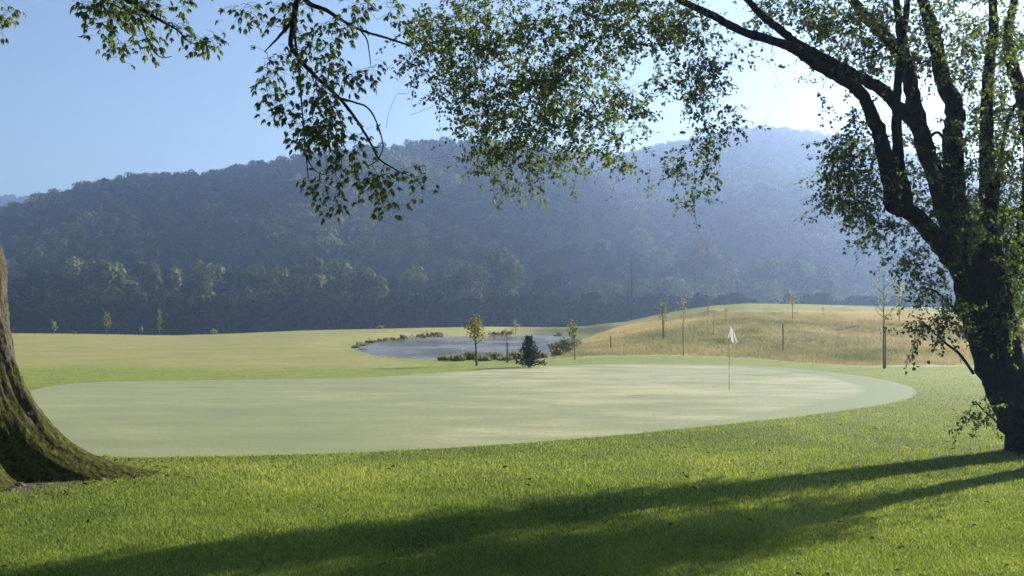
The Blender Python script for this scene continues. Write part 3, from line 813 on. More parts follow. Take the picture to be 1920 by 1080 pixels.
# bare hanging twigs under the limb and beside the canopy
bare = [(1470, 150, 11.4), (1445, 215, 11.4), (1478, 190, 11.5), (1440, 120, 11.3), (745, 175, 10.6), (735, 195, 10.6), (770, 215, 10.6), (725, 240, 10.7), (800, 205, 10.6), (780, 150, 10.5), (845, 285, 10.7), (800, 296, 10.7), (1420, 235, 11.3), (1500, 150, 11.6), (1400, 240, 11.2)]
sk.grow(np.array([P(*b) for b in bare]), tw_g, 0, rs, sag=-0.08, arch=0.12, maxr=0.007)
def sky_block_crown(g, c, rad, n, size, seed):  # unseen upper leaves, added to block skylight over the lawn
    r = np.random.default_rng(seed)
    lc = unit(r.normal(size=(40, 3))) * (r.random((40, 1)) ** 0.4) * np.array(rad) + np.array(c)
    k = r.choice(40, n); pos = lc[k] + unit(r.normal(size=(n, 3))) * (1.6 * r.random(n) ** 0.5)[:, None]
    L_ = size * (0.6 + 0.8 * r.random(n)); ld = r.normal(size=(n, 3)); ld[:, 2] -= 0.5
    leaves_mesh(g, pos, ld, unit(r.normal(size=(n, 3)) + [0, 0, 1.2]), L_, L_ * 0.7, r.random(n))
sky_block_crown(lf, (7.0, 8.6, 10.8), (5.6, 5.6, 2.2), 17000, 0.26, 301)
crown_r = lf.build("crown", M_leaf_r, rtree, False)
tw_g.build("twigs", M_twig, crown_r)

# ------------------------------------------------------------------ left tree
LB = np.array([-6.15, 10.85, 0.0])
ltree = empty("mossy_tree", tuple(LB))
tag(ltree, "old tree with a mossy flared trunk, its leafy boughs hanging into view", "tree")
nth, nz = 340, 260
th = np.linspace(0, 2 * np.pi, nth, endpoint=False)
zz = np.concatenate([np.linspace(-0.10, 2.0, 170), np.linspace(2.02, 9.5, 90)])
TH, ZZ = np.meshgrid(th, zz)
def lobe(a, w): 
    dlt = np.abs((TH - a + np.pi) % (2 * np.pi) - np.pi)
    return np.exp(-(dlt / w) ** 2)
amp = 0.16 + 1.12 * lobe(0.12, 0.38) + 0.30 * lobe(-0.75, 0.25) + 0.75 * lobe(-2.1, 0.35) + 0.8 * lobe(3.0, 0.4) + 0.8 * lobe(1.8, 0.4)
zp = np.maximum(ZZ, 0)
Rr = (0.60 - 0.018 * zp) + amp * np.exp(-zp / 0.55) + (0.50 * lobe(0.10, 0.20) + 0.3 * lobe(-0.6, 0.2) + 0.4 * lobe(-2.1, 0.25)) * np.exp(-zp / 0.11)
Rr = Rr * (1 + 0.05 * fbm(TH * 2.5 / np.pi * 2, ZZ * 0.9, 70) * 1.0)
seam = np.minimum(TH, 2 * np.pi - TH)
b1 = fbm(np.cos(TH) * 7 + 20, np.sin(TH) * 7 + ZZ * 1.6 + 30, 72, 5); b2 = fbm(np.cos(TH) * 22 + 50, np.sin(TH) * 22 + ZZ * 4 + 60, 77, 4)
fur = 1 - np.abs(vnoise(np.cos(TH) * 13 + ZZ * 0.5 + 20, np.sin(TH) * 13 + ZZ * 0.9 + 40, 79)) * 2
fur2 = 1 - np.abs(vnoise(np.cos(TH) * 27 + ZZ * 1.3 + 80, np.sin(TH) * 27 - ZZ * 1.1 + 70, 81)) * 2
Rr = Rr + 0.06 * b1 + 0.03 * b2 - 0.014 * np.maximum(fur, 0) - 0.012 * np.maximum(fur2, 0) + 0.05 * np.exp(-((ZZ - 2.35) / 0.25) ** 2)
lean = -0.05 * np.maximum(zp - 1.2, 0) ** 1.3 - 0.42 * np.maximum(zp - 2.5, 0) ** 1.2 * np.exp(-0.16 * np.maximum(zp - 2.5, 0))
VX = LB[0] + lean + Rr * np.cos(TH); VY = LB[1] + Rr * np.sin(TH)
idx = np.arange(nth * len(zz)).reshape(len(zz), nth); nx = np.roll(idx, -1, 1)
q = np.stack([idx[:-1], nx[:-1], nx[1:], idx[1:]], -1).reshape(-1, 4)
mk("trunk", np.stack([VX, VY, ZZ], -1), [q], M_bark_l, ltree, True)

rs = np.random.default_rng(23)
skl = Skeleton()
def limb_l(pts, r0, r1, sides=9, world=False):
    pp = catmull(np.array([p if world else P(*p) for p in pts], float), 6)
    rad = r1 + (r0 - r1) * (1 - np.linspace(0, 1, len(pp))) ** (2.6 if world else 1.0)
    g = Geo(); g.tube(pp + rs.normal(size=pp.shape) * rad[:, None] * 0.08, rad, sides, 0.08)
    g.build("limb", M_bark_r, ltree); skl.add(pp[::2], rad[::2])
top = P(560, -40, 9.0)
limb_l([(-7.1, 10.95, 5.2), (-5.2, 10.4, 6.2), (-3.8, 9.8, 6.5), (-2.6, 9.3, 6.0), tuple(P(575, -70, 9.0)), tuple(P(557, 0, 9.0)), tuple(P(551, 35, 9.0))], 0.20, 0.028, 10, True)
limb_l([(551, 35, 9.0), (535, 55, 8.95), (518, 74, 8.9), (496, 97, 8.9)], 0.022, 0.004)
limb_l([(553, 35, 9.0), (545, 78, 9.0), (557, 105, 9.0), (592, 144, 9.05), (627, 175, 9.1), (658, 210, 9.1), (681, 245, 9.15), (697, 272, 9.15), (712, 299, 9.2), (751, 323, 9.2)], 0.024, 0.006)
limb_l([(556, 10, 9.0), (552, 60, 9.1), (560, 120, 9.2), (566, 200, 9.2), (572, 272, 9.2), (578, 334, 9.2)], 0.014, 0.004)
limb_l([tuple(P(575, -70, 9.0)), tuple(P(572, -2, 9.05)), tuple(P(611, 19, 9.1)), tuple(P(650, 43, 9.15)), tuple(P(681, 58, 9.2)), tuple(P(728, 72, 9.3)), tuple(P(770, 86, 9.4))], 0.035, 0.010, 9, True)
limb_l([(677, 58, 9.2), (689, 78, 9.2), (695, 120, 9.2)], 0.008, 0.004)
limb_l([(640, 185, 9.1), (665, 192, 9.1), (689, 202, 9.1), (706, 229, 9.1), (718, 272, 9.15), (708, 299, 9.2), (690, 312, 9.2)], 0.010, 0.004)
limb_l([(573, 284, 9.2), (580, 305, 9.2), (595, 323, 9.2), (619, 330, 9.2)], 0.005, 0.003)
limb_l([(-7.1, 10.95, 4.8), (-5.6, 10.2, 6.0), (-4.8, 9.6, 6.3), (-4.2, 9.3, 5.7), tuple(P(200, -40, 9.0)), tuple(P(262, 14, 9.0)), tuple(P(300, 38, 9.0)), tuple(P(332, 56, 9.0)), tuple(P(358, 80, 9.0)), tuple(P(395, 78, 9.0))], 0.16, 0.005, 9, True)
limb_l([(258, 12, 9.0), (268, 50, 9.0), (276, 72, 9.0), (290, 98, 9.0), (304, 108, 9.0), (322, 106, 9.0)], 0.009, 0.003)
limb_l([(-7.1, 10.9, 5.6), (-6.0, 9.8, 6.6), (-5.4, 9.2, 6.2), tuple(P(-60, -60, 9.2)), tuple(P(-20, 10, 9.2)), tuple(P(10, 40, 9.2))], 0.12, 0.006, 9, True)
limb_l([(-7.6, 11.0, 7.0), (-5.0, 11.5, 8.6), (-3.5, 11.5, 9.3)], 0.2, 0.06, 9, True)
limb_l([(-7.7, 11.0, 7.0), (-7.6, 11.8, 8.6), (-9.0, 12.0, 9.4)], 0.2, 0.06, 9, True)
limb_l([(-7.7, 11.0, 8.0), (-6.8, 10.0, 9.6), (-7.0, 9.0, 10.4)], 0.2, 0.06, 9, True)
ells_l = [(468, 22, 26, 20, 7), (530, 25, 36, 28, 9), (588, 45, 40, 30, 9), (620, 68, 28, 18, 5), (700, 15, 45, 20, 8), (650, 30, 30, 25, 6), (515, 118, 22, 24, 6), (562, 108, 48, 28, 11), (612, 105, 30, 22, 6), (625, 150, 35, 22, 8), (668, 155, 35, 25, 7), (697, 138, 20, 16, 4),
          (510, 168, 18, 26, 7), (530, 205, 22, 20, 5), (548, 225, 20, 18, 3), (590, 165, 32, 34, 10), (600, 228, 42, 42, 26), (590, 250, 22, 22, 14), (645, 262, 38, 34, 11), (655, 300, 40, 16, 6), (615, 312, 30, 16, 5), (585, 352, 20, 16, 5), (618, 385, 18, 10, 3), (640, 358, 16, 8, 2),
          (700, 335, 24, 18, 6), (708, 365, 18, 20, 5), (735, 330, 30, 16, 6), (783, 333, 16, 14, 4), (732, 395, 14, 14, 4),
          (175, 8, 32, 14, 8), (225, 15, 45, 22, 18), (275, 20, 32, 24, 14), (190, 40, 18, 18, 5), (240, 45, 20, 14, 4), (228, 90, 16, 16, 7), (278, 84, 16, 20, 7), (392, 76, 14, 14, 6), (340, 50, 22, 12, 4), (365, 82, 10, 8, 2), (3, 38, 14, 18, 6), (352, 2, 10, 6, 2)]
Tl = ell_targets([(*e, 8.75, 9.3) for e in ells_l], rs, 0.85)
Tu = ell_targets([(300, -110, 320, 60, 60, 8.6, 10.4), (640, -70, 130, 40, 26, 8.8, 9.8), (-150, -150, 220, 120, 60, 8.8, 12.5)], rs)
hub = [np.array([-6.3 + rs.normal() * 2.2, 11 + rs.normal() * 1.6, 8.6 + rs.random() * 2.4]) for k in range(110)]
gt = Geo(); TT = np.concatenate([Tl, Tu, np.array(hub)])
skl.grow(TT, gt, 0, rs, sag=0.02, arch=0.12, maxr=0.012)
gl = Geo()
def compound(T, g, gtw, r, per=5):
    B = []; Dn = []; Nn = []; LL = []; VV = []
    for t in T:
        tone = r.random()
        for s_ in range(per + int(r.random() * 3)):
            dv = r.normal(size=3) * [1, 1, 0.5]; dv[2] -= 0.25; dv /= np.linalg.norm(dv)
            st = t + r.normal(size=3) * 0.045; ln = 0.07 + 0.06 * r.random()
            end = st + dv * ln
            gtw.tube(np.array([st, st + dv * ln * 0.5 + [0, 0, 0.008], end]), [0.0018, 0.0015, 0.0012], 3, cap=False)
            nrm = unit(r.normal(size=3) * 0.55 + [0, 0, 1.0]); sd_ = unit(np.cross(dv, nrm))
            k = 5 + int(r.random() * 3)
            for j, a in enumerate(np.linspace(-1.25, 1.25, k)):
                ld = dv * math.cos(a) + sd_ * math.sin(a) + np.array([0, 0, -0.55 - 0.5 * r.random()]) + r.normal(size=3) * 0.12
                B.append(end); Dn.append(ld); Nn.append(nrm + r.normal(size=3) * 0.25); LL.append((0.068 - 0.020 * abs(a)) * (0.7 + 0.5 * r.random()))
                VV.append(min(1, 0.4 * tone + 0.5 * r.random() + (0.25 if r.random() > 0.97 else 0)))
    LL = np.array(LL)
    leaves_mesh(g, np.array(B), np.array(Dn), np.array(Nn), LL, LL * 0.34, np.array(VV), 0.2, 0.3)
compound(TT, gl, gt, rs)
sky_block_crown(gl, (-6.0, 6.5, 11.0), (7.5, 8.0, 2.4), 26000, 0.28, 302)  # more unseen leaves added overhead to hold back skylight
crown_l = gl.build("crown", M_leaf_l, ltree, False)
gt.build("twigs", M_twig, crown_l)

# ------------------------------------------------------------------ young trees, stakes, shrubs
def gz(x, y): return float(ground_z(np.array([x]), np.array([y]))[0])
def ground_at(px, py):
    """first ground point on the ray through a frame point"""
    ds = np.linspace(8, 125, 2400); x = (px - 960) * ds / F; zr = EYE - (py - HY) * ds / F
    g_ = ground_z(x, ds); hit = np.where(zr <= g_)[0]
    if len(hit) == 0:
        i = int(np.argmin(zr - g_)); return x[i], ds[i], float(g_[i])
    i = hit[0]; return x[i], ds[i], float(g_[i])

def sapling(name, px, base, top, w_px, mat, label, group=None, n=160, low=0.45, stem=0.02, stake=False, lean=0.0, bare=False, d=None, leaf=0.09, forks=5, cat="young tree"):
    if d is None: x, d, z = ground_at(px, base)
    else: x = (px - 960) * d / F; z = gz(x, d)
    zt = EYE - (top - HY) * d / F; h = zt - z; w = w_px * d / F
    r = np.random.default_rng(int(px * 7 + base))
    t = empty(name, (float(x), float(d), float(z)))
    g = Geo(); lx = lean * d / F
    pts = catmull([[x, d, z - 0.05], [x + lx * .3 + r.normal() * .01, d, z + h * .35], [x + lx * .7 - r.normal() * .015, d, z + h * .65], [x + lx, d, z + h * 0.97]], 5)
    g.tube(pts, np.linspace(stem, stem * 0.25, len(pts)), 7, 0.06)
    tips = []
    for k in range(forks):
        f = low + (0.9 - low) * (k + 0.5) / forks; a = k * 2.4 + r.random()
        i = int(f * (len(pts) - 1)); p0 = pts[i]; env = (1 - abs((f - low) / (1 - low) - 0.4)) * 0.5 * w
        p2 = p0 + np.array([math.cos(a) * env, math.sin(a) * env, h * (0.10 + 0.08 * r.random())])
        p1 = (p0 + p2) / 2 + [0, 0, -0.02 * h]
        g.tube(catmull([p0, p1, p2], 4), np.linspace(stem * 0.45, stem * 0.15, 9), 5); tips.append((p0, p2))
    g.build("trunk", M_sap_bark, t)
    if n:
        c0 = np.array([x + lx * 0.85, d, z + h * (low + (1 - low) * 0.55)])
        dv = unit(r.normal(size=(n, 3))) * (r.random(n) ** 0.4)[:, None]
        lobec = r.normal(size=(7, 3)) * 0.5
        k = r.choice(7, n); dv = 0.55 * dv + 0.45 * np.clip(lobec[k], -1, 1) * 1.1 + r.normal(size=(n, 3)) * 0.06
        shape = np.array([w * 0.5, w * 0.5, h * (1 - low) * 0.5])
        pos = c0 + dv * shape
        kk = n // 3
        ti = r.choice(len(tips), kk); ft = r.random(kk)[:, None]
        pos[:kk] = np.array([tips[i][0] for i in ti]) * (1 - ft) + np.array([tips[i][1] for i in ti]) * ft + r.normal(size=(kk, 3)) * leaf * 0.7
        ld = r.normal(size=(n, 3)); ld[:, 2] -= 0.4
        L_ = leaf * (0.6 + 0.8 * r.random(n))
        gg = Geo(); leaves_mesh(gg, pos, ld, unit(r.normal(size=(n, 3)) + [0, 0, .6]), L_, L_ * 0.62, r.random(n))
        gg.build("crown", mat, t, False)
    if stake:
        g = Geo(); sx = x + 0.045
        hs = h * stake
        g.tube([[sx, d - 0.03, z - 0.1], [sx, d - 0.03, z + hs]], [0.022, 0.02], 8, 0.05)
        st = g.build("stake", M_stake, t)
        g2 = Geo(); g2.tube([[sx, d - 0.06, z + hs * 0.9], [(sx + x) / 2, d - .03, z + hs * 0.9], [x - 0.01, d, z + hs * 0.9]], 0.012, 6); g2.build("tie", M_stake, st)
    tag(t, label, cat, group); return t

SG = "young trees planted about the course"
sapling("sapling", 894, 686, 588, 42, M_sap_y, "young tree with a yellowing crown in front of the pond", SG, 420, 0.42, 0.045, lean=-6, leaf=0.085, forks=8)
sapling("sapling", 950, 680, 612, 16, M_sap_p, "thin nearly bare sapling between the yellow young tree and the spruce", SG, 26, 0.6, 0.018, stake=0.55, leaf=0.07)
sapling("sapling", 1078, 675, 598, 30, M_sap_y, "airy yellow-green sapling at the left foot of the dry mound", SG, 190, 0.5, 0.022, lean=-4, leaf=0.085)
sapling("sapling", 1243, 637, 564, 20, M_sap_g, "slim green-topped sapling with a stake on the mound's left slope", SG, 120, 0.35, 0.03, stake=0.5, leaf=0.12)
sapling("sapling", 1281, 667, 545, 22, M_sap_p, "tall thin pale sapling low on the mound, left of the flag", SG, 60, 0.5, 0.022, leaf=0.08)
sapling("sapling", 1327, 592, 562, 8, M_sap_y, "tiny yellowish sapling near the mound's crest left of the flag", SG, 40, 0.3, 0.02, leaf=0.12)
sapling("sapling", 1361, 612, 573, 9, M_sap_p, "thin faded sapling directly behind the white flag", SG, 26, 0.4, 0.018, leaf=0.1)
sapling("sapling", 1338, 628, 575, 7, M_sap_p, "bare whip of a sapling just left of the white flag", SG, 12, 0.5, 0.014, leaf=0.09)
sapling("sapling", 1486, 600, 545, 14, M_sap_p, "upright pale-crowned sapling high on the mound right of the flag", SG, 90, 0.45, 0.028, leaf=0.12)
sapling("sapling", 1657, 691, 512, 62, M_sap_p, "tall bare forked sapling with a dark stake by the right lawn", SG, 120, 0.50, 0.030, stake=0.42, leaf=0.06, forks=11)
sapling("sapling", 1686, 605, 524, 22, M_sap_p, "pale feathery sapling behind the bare forked one", SG, 130, 0.4, 0.028, leaf=0.12)
sapling("sapling", 1543, 590, 574, 6, M_sap_p, "small faint sapling on the mound's crest, farther right", SG, 16, 0.3, 0.014, leaf=0.1)
sapling("sapling", 200, 629, 578, 15, M_sap_g, "bushy-topped sapling on the far fairway, first tall one beside the mossy trunk", SG, 150, 0.25, 0.05, leaf=0.22, d=103)
sapling("sapling", 299, 631, 578, 10, M_sap_g, "narrow columnar sapling on the far fairway, right of the bushy one", SG, 130, 0.15, 0.05, leaf=0.2, d=103)
sapling("sapling", 102, 627, 600, 9, M_sap_p, "short faint sapling at the fairway's far edge near the mossy trunk", SG, 50, 0.2, 0.03, leaf=0.18, d=104)
sapling("sapling", 266, 631, 612, 5, M_sap_p, "tiny bare sapling between two taller ones on the far fairway", SG, 16, 0.4, 0.025, leaf=0.15, d=103)
sapling("sapling", 967, 613, 598, 11, M_sap_p, "small pale sapling on the far fairway beyond the pond", SG, 60, 0.2, 0.03, leaf=0.2, d=103)

# bare stakes and the slender pole
def post(name, px, base, top, rad, label, cat, d=None):
    if d is None: x, d, z = ground_at(px, base)
    else: x = (px - 960) * d / F; z = gz(x, d)
    zt = EYE - (top - HY) * d / F
    t = empty(name, (float(x), float(d), float(z)))
    g = Geo(); pts = np.array([[x, d, z - 0.15], [x + 0.01, d, z + (zt - z) * .5], [x - .005, d, zt - rad], [x - .005, d, zt]])
    g.tube(pts, [rad * 1.05, rad, rad * 0.95, rad * 0.6], 9, 0.05); g.build("shaft", M_stake, t)
    g = Geo(); g.tube([[x, d, z + (zt - z) * .78], [x, d, z + (zt - z) * .82]], rad * 1.35, 9); g.build("band", M_sap_bark, t)
    tag(t, label, cat, "tree stakes on the dry mound" if cat == "stake" else None)
post("wooden_stake", 1145, 655, 630, 0.026, "short dark stake at the dry mound's left end", "stake")
post("wooden_stake", 1468, 660, 606, 0.026, "tall dark stake on the mound right of the flag", "stake")
post("slender_pole", 1184, 616, 477, 0.04, "tall slender pole against the hazy wood left of the mound", "pole", d=96)

# spruce
def spruce(px, base, top, w_px, label):
    x, d, z = ground_at(px, base); zt = EYE - (top - HY) * d / F; h = zt - z; w = w_px * d / F
    r = np.random.default_rng(9); t = empty("spruce", (float(x), float(d), float(z)))
    g = Geo(); g.tube([[x, d, z - .05], [x, d, z + h * .5], [x, d, z + h]], [0.05, 0.03, 0.006], 7); tg = g
    B = []; Dn = []; V_ = []
    for k in range(52):
        f = (k + 0.5) / 52; zz_ = z + h * (0.04 + 0.92 * f); ln = w * 0.5 * (1 - f) ** 0.8 * (0.75 + 0.5 * r.random()) + 0.06
        a = k * 2.39996 + r.normal() * 0.2
        p = np.array([x, d, zz_]); tip = p + [math.cos(a) * ln, math.sin(a) * ln, 0.12 * ln + 0.10 * h * (0.3 + 0.7 * f)]
        tg.tube([p, tip], [0.012, 0.004], 5)
        m = int(10 + 60 * ln); s = r.random(m)[:, None]
        pos = p * (1 - s) + tip * s
        dirs = unit(tip - p) * 0.7 + r.normal(size=(m, 3)) * 0.55
        B.append(pos); Dn.append(dirs); V_.append(0.3 * s[:, 0] + 0.7 * r.random(m))
    g.build("trunk", M_sap_bark, t)
    B = np.concatenate(B); Dn = np.concatenate(Dn)
    gg = Geo(); leaves_mesh(gg, B, Dn, unit(r.normal(size=B.shape)), 0.11, 0.035, np.concatenate(V_)); gg.build("crown", M_spruce, t, False)
    tag(t, label, "spruce")
spruce(992, 689, 634, 46, "small dark green spruce behind the putting green, by the pond")

# bank plants
def tuft(name, px, base, h_px, w_px, mat, label, cat, group, n=140, d=None, blade=False):
    if d is None: x, d, z = ground_at(px, base)
    else: x = (px - 960) * d / F; z = gz(x, d)
    h = h_px * d / F; w = w_px * d / F; r = np.random.default_rng(int(px * 3 + base))
    t = None; g = Geo()
    if blade:
        a = r.random(n) * 6.283; q_ = np.sqrt(r.random(n)) * w * 0.5
        b = np.stack([x + q_ * np.cos(a), d + q_ * np.sin(a) * 0.6, np.full(n, z - 0.05)], -1)
        dv = r.normal(size=(n, 3)) * 0.22; dv[:, 2] = 1
        L_ = h * (0.6 + 0.5 * r.random(n)); leaves_mesh(g, b, dv, unit(r.normal(size=(n, 3))), L_, 0.03 + 0.012 * h, r.random(n), 0.1, 0.25)
    else:
        lc = np.stack([r.normal(size=9) * w * 0.26, r.normal(size=9) * w * 0.2, h * (0.15 + 0.55 * r.random(9))], -1) + [x, d, z]
        k = r.choice(9, n); pos = lc[k] + unit(r.normal(size=(n, 3))) * (h * 0.28 * r.random(n) ** .4)[:, None]
        pos[:, 2] = np.maximum(pos[:, 2], z + 0.02)
        leaves_mesh(g, pos, r.normal(size=(n, 3)) + [0, 0, .4], unit(r.normal(size=(n, 3))), 0.16 * (0.6 + .8 * r.random(n)), 0.09, np.clip(0.5 * r.random(9)[k] + 0.5 * r.random(n), 0, 1))
    o = g.build(name, mat, None, False)
    # put the origin at the plant's base
    o.data.transform(__import__("mathutils").Matrix.Translation((-float(x), -float(d), -float(z)))); o.location = (float(x), float(d), float(z))
    if not blade:
        g = Geo()
        for k in range(7):
            a = k * 0.9; g.tube(catmull([[x, d, z - .05], [x + math.cos(a) * w * .12, d + math.sin(a) * w * .1, z + h * .3], [x + math.cos(a) * w * .26, d + math.sin(a) * w * .2, z + h * .65]], 3), np.linspace(0.014, 0.004, 7), 4)
        g.build("stems", M_twig, o)
    tag(o, label, cat, group)
RG = "reed clumps along the pond's near edge"
for k, (px, b, h, w) in enumerate([(834, 676, 13, 26), (858, 677, 17, 28), (882, 675, 22, 26), (906, 677, 15, 34), (928, 674, 19, 28), (948, 676, 12, 30), (966, 674, 20, 22), (1014, 671, 15, 26)]):
    tuft("reed_clump", px, b, h, w, M_reed, "grey-green reed clump on the pond's near edge, %s from the left" % ORD[k], "reeds", RG, 190, blade=True)
for k, (px, b, h, w) in enumerate([(676, 653, 12, 22), (694, 648, 13, 20), (716, 644, 11, 26), (738, 641, 9, 22), (762, 638, 11, 26), (790, 636, 10, 24), (826, 634, 11, 24)]):
    tuft("bank_shrub", px, b, h, w, M_bank if k not in (0, 1) else M_reed, "low scrubby bush on the pond's left bank, %s from the left" % ORD[k], "shrub", "low bushes round the pond", 170)
for k, (px, b, h, w) in enumerate([(796, 633, 9, 20), (814, 632, 10, 16), (928, 629, 8, 16), (942, 629, 10, 14), (954, 629, 12, 12)]):
    tuft("heather_bush", px, b, h, w, M_heath, "dark purplish bush on the pond's far bank, %s from the left" % ORD[k], "shrub", "purplish bushes on the pond's far bank", 120)
RG2 = "reed clumps in the pond's shallow ends"
for k, (px, b, h, w) in enumerate([(668, 656, 11, 14), (680, 660, 10, 16), (686, 650, 12, 16), (700, 663, 8, 18), (704, 652, 9, 14), (1004, 634, 6, 22), (1024, 640, 8, 24), (1032, 650, 12, 22), (1022, 660, 13, 20)]):
    dd_ = (EYE + 0.2) * F / (b - HY)
    tuft("reed_clump", px, b, h, w, M_reed, ("thin reed clump in the pond's left shallows, %s from the left" if k < 5 else "thin reed clump by the pond's right end beside the bushes, %s from the left") % ORD[k if k < 5 else (k - 5)], "reeds", RG2, 130, d=dd_, blade=True)
tuft("willow_bush", 1050, 663, 34, 42, M_reed, "rounded grey-brown bush at the pond's right end", "bush", None, 420)
tuft("willow_bush", 1068, 655, 26, 30, M_bank, "grey-green bush partly behind the airy yellow-green sapling", "bush", None, 260)
tuft("broom_bush", 1047, 669, 16, 10, M_sap_y, "small yellow-green bush below the rounded grey-brown one", "bush", None, 110)
tuft("far_bush", 1048, 634, 12, 24, M_bank, "low bush on the pond's far right bank", "bush", None, 140)
tuft("pale_bush", 714, 621, 8, 13, M_reed, "small tan bush alone on the far fairway edge behind the pond's left end", "bush", None, 110, d=104)
tuft("pale_bush", 403, 629, 14, 13, M_sap_p, "faint pale bush on the far fairway edge right of the columnar sapling", "bush", None, 110, d=104)
tuft("low_bush", 139, 628, 8, 9, M_sap_g, "tiny bush on the far fairway edge near the mossy trunk", "bush", None, 60, d=104)

# ------------------------------------------------------------------ flagstick
fx, fd = at_z(1367, 731); fz = 0.006
flag = empty("golf_flagstick", (fx, fd, fz))
tag(flag, "white flag drooping from a thin pole standing in the putting green", "flagstick")
ph = (731 - 611) * fd / F
g = Geo(); g.tube([[fx, fd, fz - 0.1], [fx + .01, fd, fz + ph * 0.35]], [0.011, 0.011], 8); g.tube([[fx + .01, fd, fz + ph * 0.35], [fx + .025, fd, fz + ph]], [0.009, 0.007], 8)
g.tube([[fx + .0055, fd, fz + ph * .30], [fx + .0065, fd, fz + ph * .36]], 0.014, 8)
g.build("pole", M_pole, flag)
g = Geo(); k = 20; aa = np.arange(k) / k * 6.283
ci = np.stack([fx + .054 * np.cos(aa), fd + .054 * np.sin(aa), np.full(k, .0095)], -1); co_ = ci.copy(); co_[:, 2] = -0.1
co2 = np.stack([fx + .060 * np.cos(aa), fd + .060 * np.sin(aa), np.full(k, .0095)], -1)
i_ = np.arange(k); j_ = (i_ + 1) % k
g.add(np.concatenate([ci, co_, co2]), np.concatenate([np.stack([i_, j_, j_ + k, i_ + k], -1), np.stack([i_, i_ + 2 * k, j_ + 2 * k, j_], -1)])); g.build("cup", M_cup, flag)
# cloth: hangs from the pole top, gathered in folds
nu, nv = 22, 22
U, Vv = np.meshgrid(np.linspace(0, 1, nu), np.linspace(0, 1, nv))
sc = fd / F
topx = fx + .026 + (U * 6 + 0) * sc; topz = fz + ph - (U * 10) * sc
hang_x = fx + .024 + (-3.5 + 17 * U + 1.5 * np.sin(U * 9)) * sc; hang_z = fz + ph - (24 + 9 * U - 4 * np.sin(U * 7)) * sc
e_ = Vv ** 0.9
fxx = topx * (1 - e_) + hang_x * e_; fzz = topz * (1 - e_) + hang_z * e_
fyy = fd + 0.024 * np.sin(U * 14 + Vv * 2) * (0.2 + Vv) + 0.03 * np.sin(U * 5 + 1)
idx = np.arange(nu * nv).reshape(nv, nu)
q = np.stack([idx[:-1, :-1], idx[:-1, 1:], idx[1:, 1:], idx[1:, :-1]], -1).reshape(-1, 4)
fo = mk("flag", np.stack([fxx, fyy, fzz], -1), [q], M_flag, flag, True)
so = fo.modifiers.new("thickness", 'SOLIDIFY'); so.thickness = 0.002

# ------------------------------------------------------------------ grass
def blades(name, x, y, z, hgt, wid, val, lean, mat, label, r):
    n = len(x); a = r.random(n) * 6.283
    dx, dy = np.cos(a), np.sin(a); b = r.random(n) * 6.283
    lx, ly = np.cos(b) * lean * hgt, np.sin(b) * lean * hgt
    p0 = np.stack([x - dx * wid, y - dy * wid, z], -1); p1 = np.stack([x + dx * wid, y + dy * wid, z], -1)
    m0 = np.stack([x - dx * wid * .7 + lx * .4, y - dy * wid * .7 + ly * .4, z + hgt * .6], -1); m1 = np.stack([x + dx * wid * .7 + lx * .4, y + dy * wid * .7 + ly * .4, z + hgt * .6], -1)
    tp_ = np.stack([x + lx, y + ly, z + hgt], -1)
    V = np.stack([p0, p1, m1, m0, tp_], 1).reshape(-1, 3); o = (np.arange(n) * 5)[:, None]
    ob = mk(name, V, [o + [0, 1, 2, 3], o + [3, 2, 4]], mat, None, False, None, {"v": np.tile(val, 2)})
    tag(ob, label, kind="stuff"); return ob
r = np.random.default_rng(77)
n = 1450000
inv = r.random(n) * (1 / 4.2 - 1 / 36.0) + 1 / 36.0
d = 1 / inv; tn = (r.random(n) * 2 - 1) * 0.95
tn = np.where(r.random(n) < 0.35, tn * 0.6, tn)
x = d * tn; 
sdg = poly_sd(x, d, green_poly)
rad_t = np.hypot(x - LB[0], d - LB[1])
px_ = 960 + F * tn
keep = (sdg < 0.10 * fbm(x * 2.2, d * 2.2, 140) + 0.08 * r.random(n)) & (rad_t > 0.9) & (r.random(n) > 0.97 * soil_f(x, d))
x, d = x[keep], d[keep]; n = len(x)
z = ground_z(x, d)
patch = 0.5 + 0.5 * fbm(x * 1.3, d * 1.3, 90); patch2 = 0.5 + 0.5 * fbm(x * 0.35, d * 0.35, 95)
val = np.clip(0.05 + 0.40 * patch + 0.45 * (patch2 - 0.3) + 0.70 * (r.random(n) - 0.26), 0, 1)
hg = (0.018 + 0.024 * r.random(n)) * (0.7 + 0.6 * patch)
hg *= np.clip(1.35 - 0.03 * d, 0.45, 1.1)
blades("lawn_grass", x, d, z - 0.002, hg, 0.0020 + 0.00011 * d, val, 0.7, M_blade, "short mown lawn grass round the putting green", r)

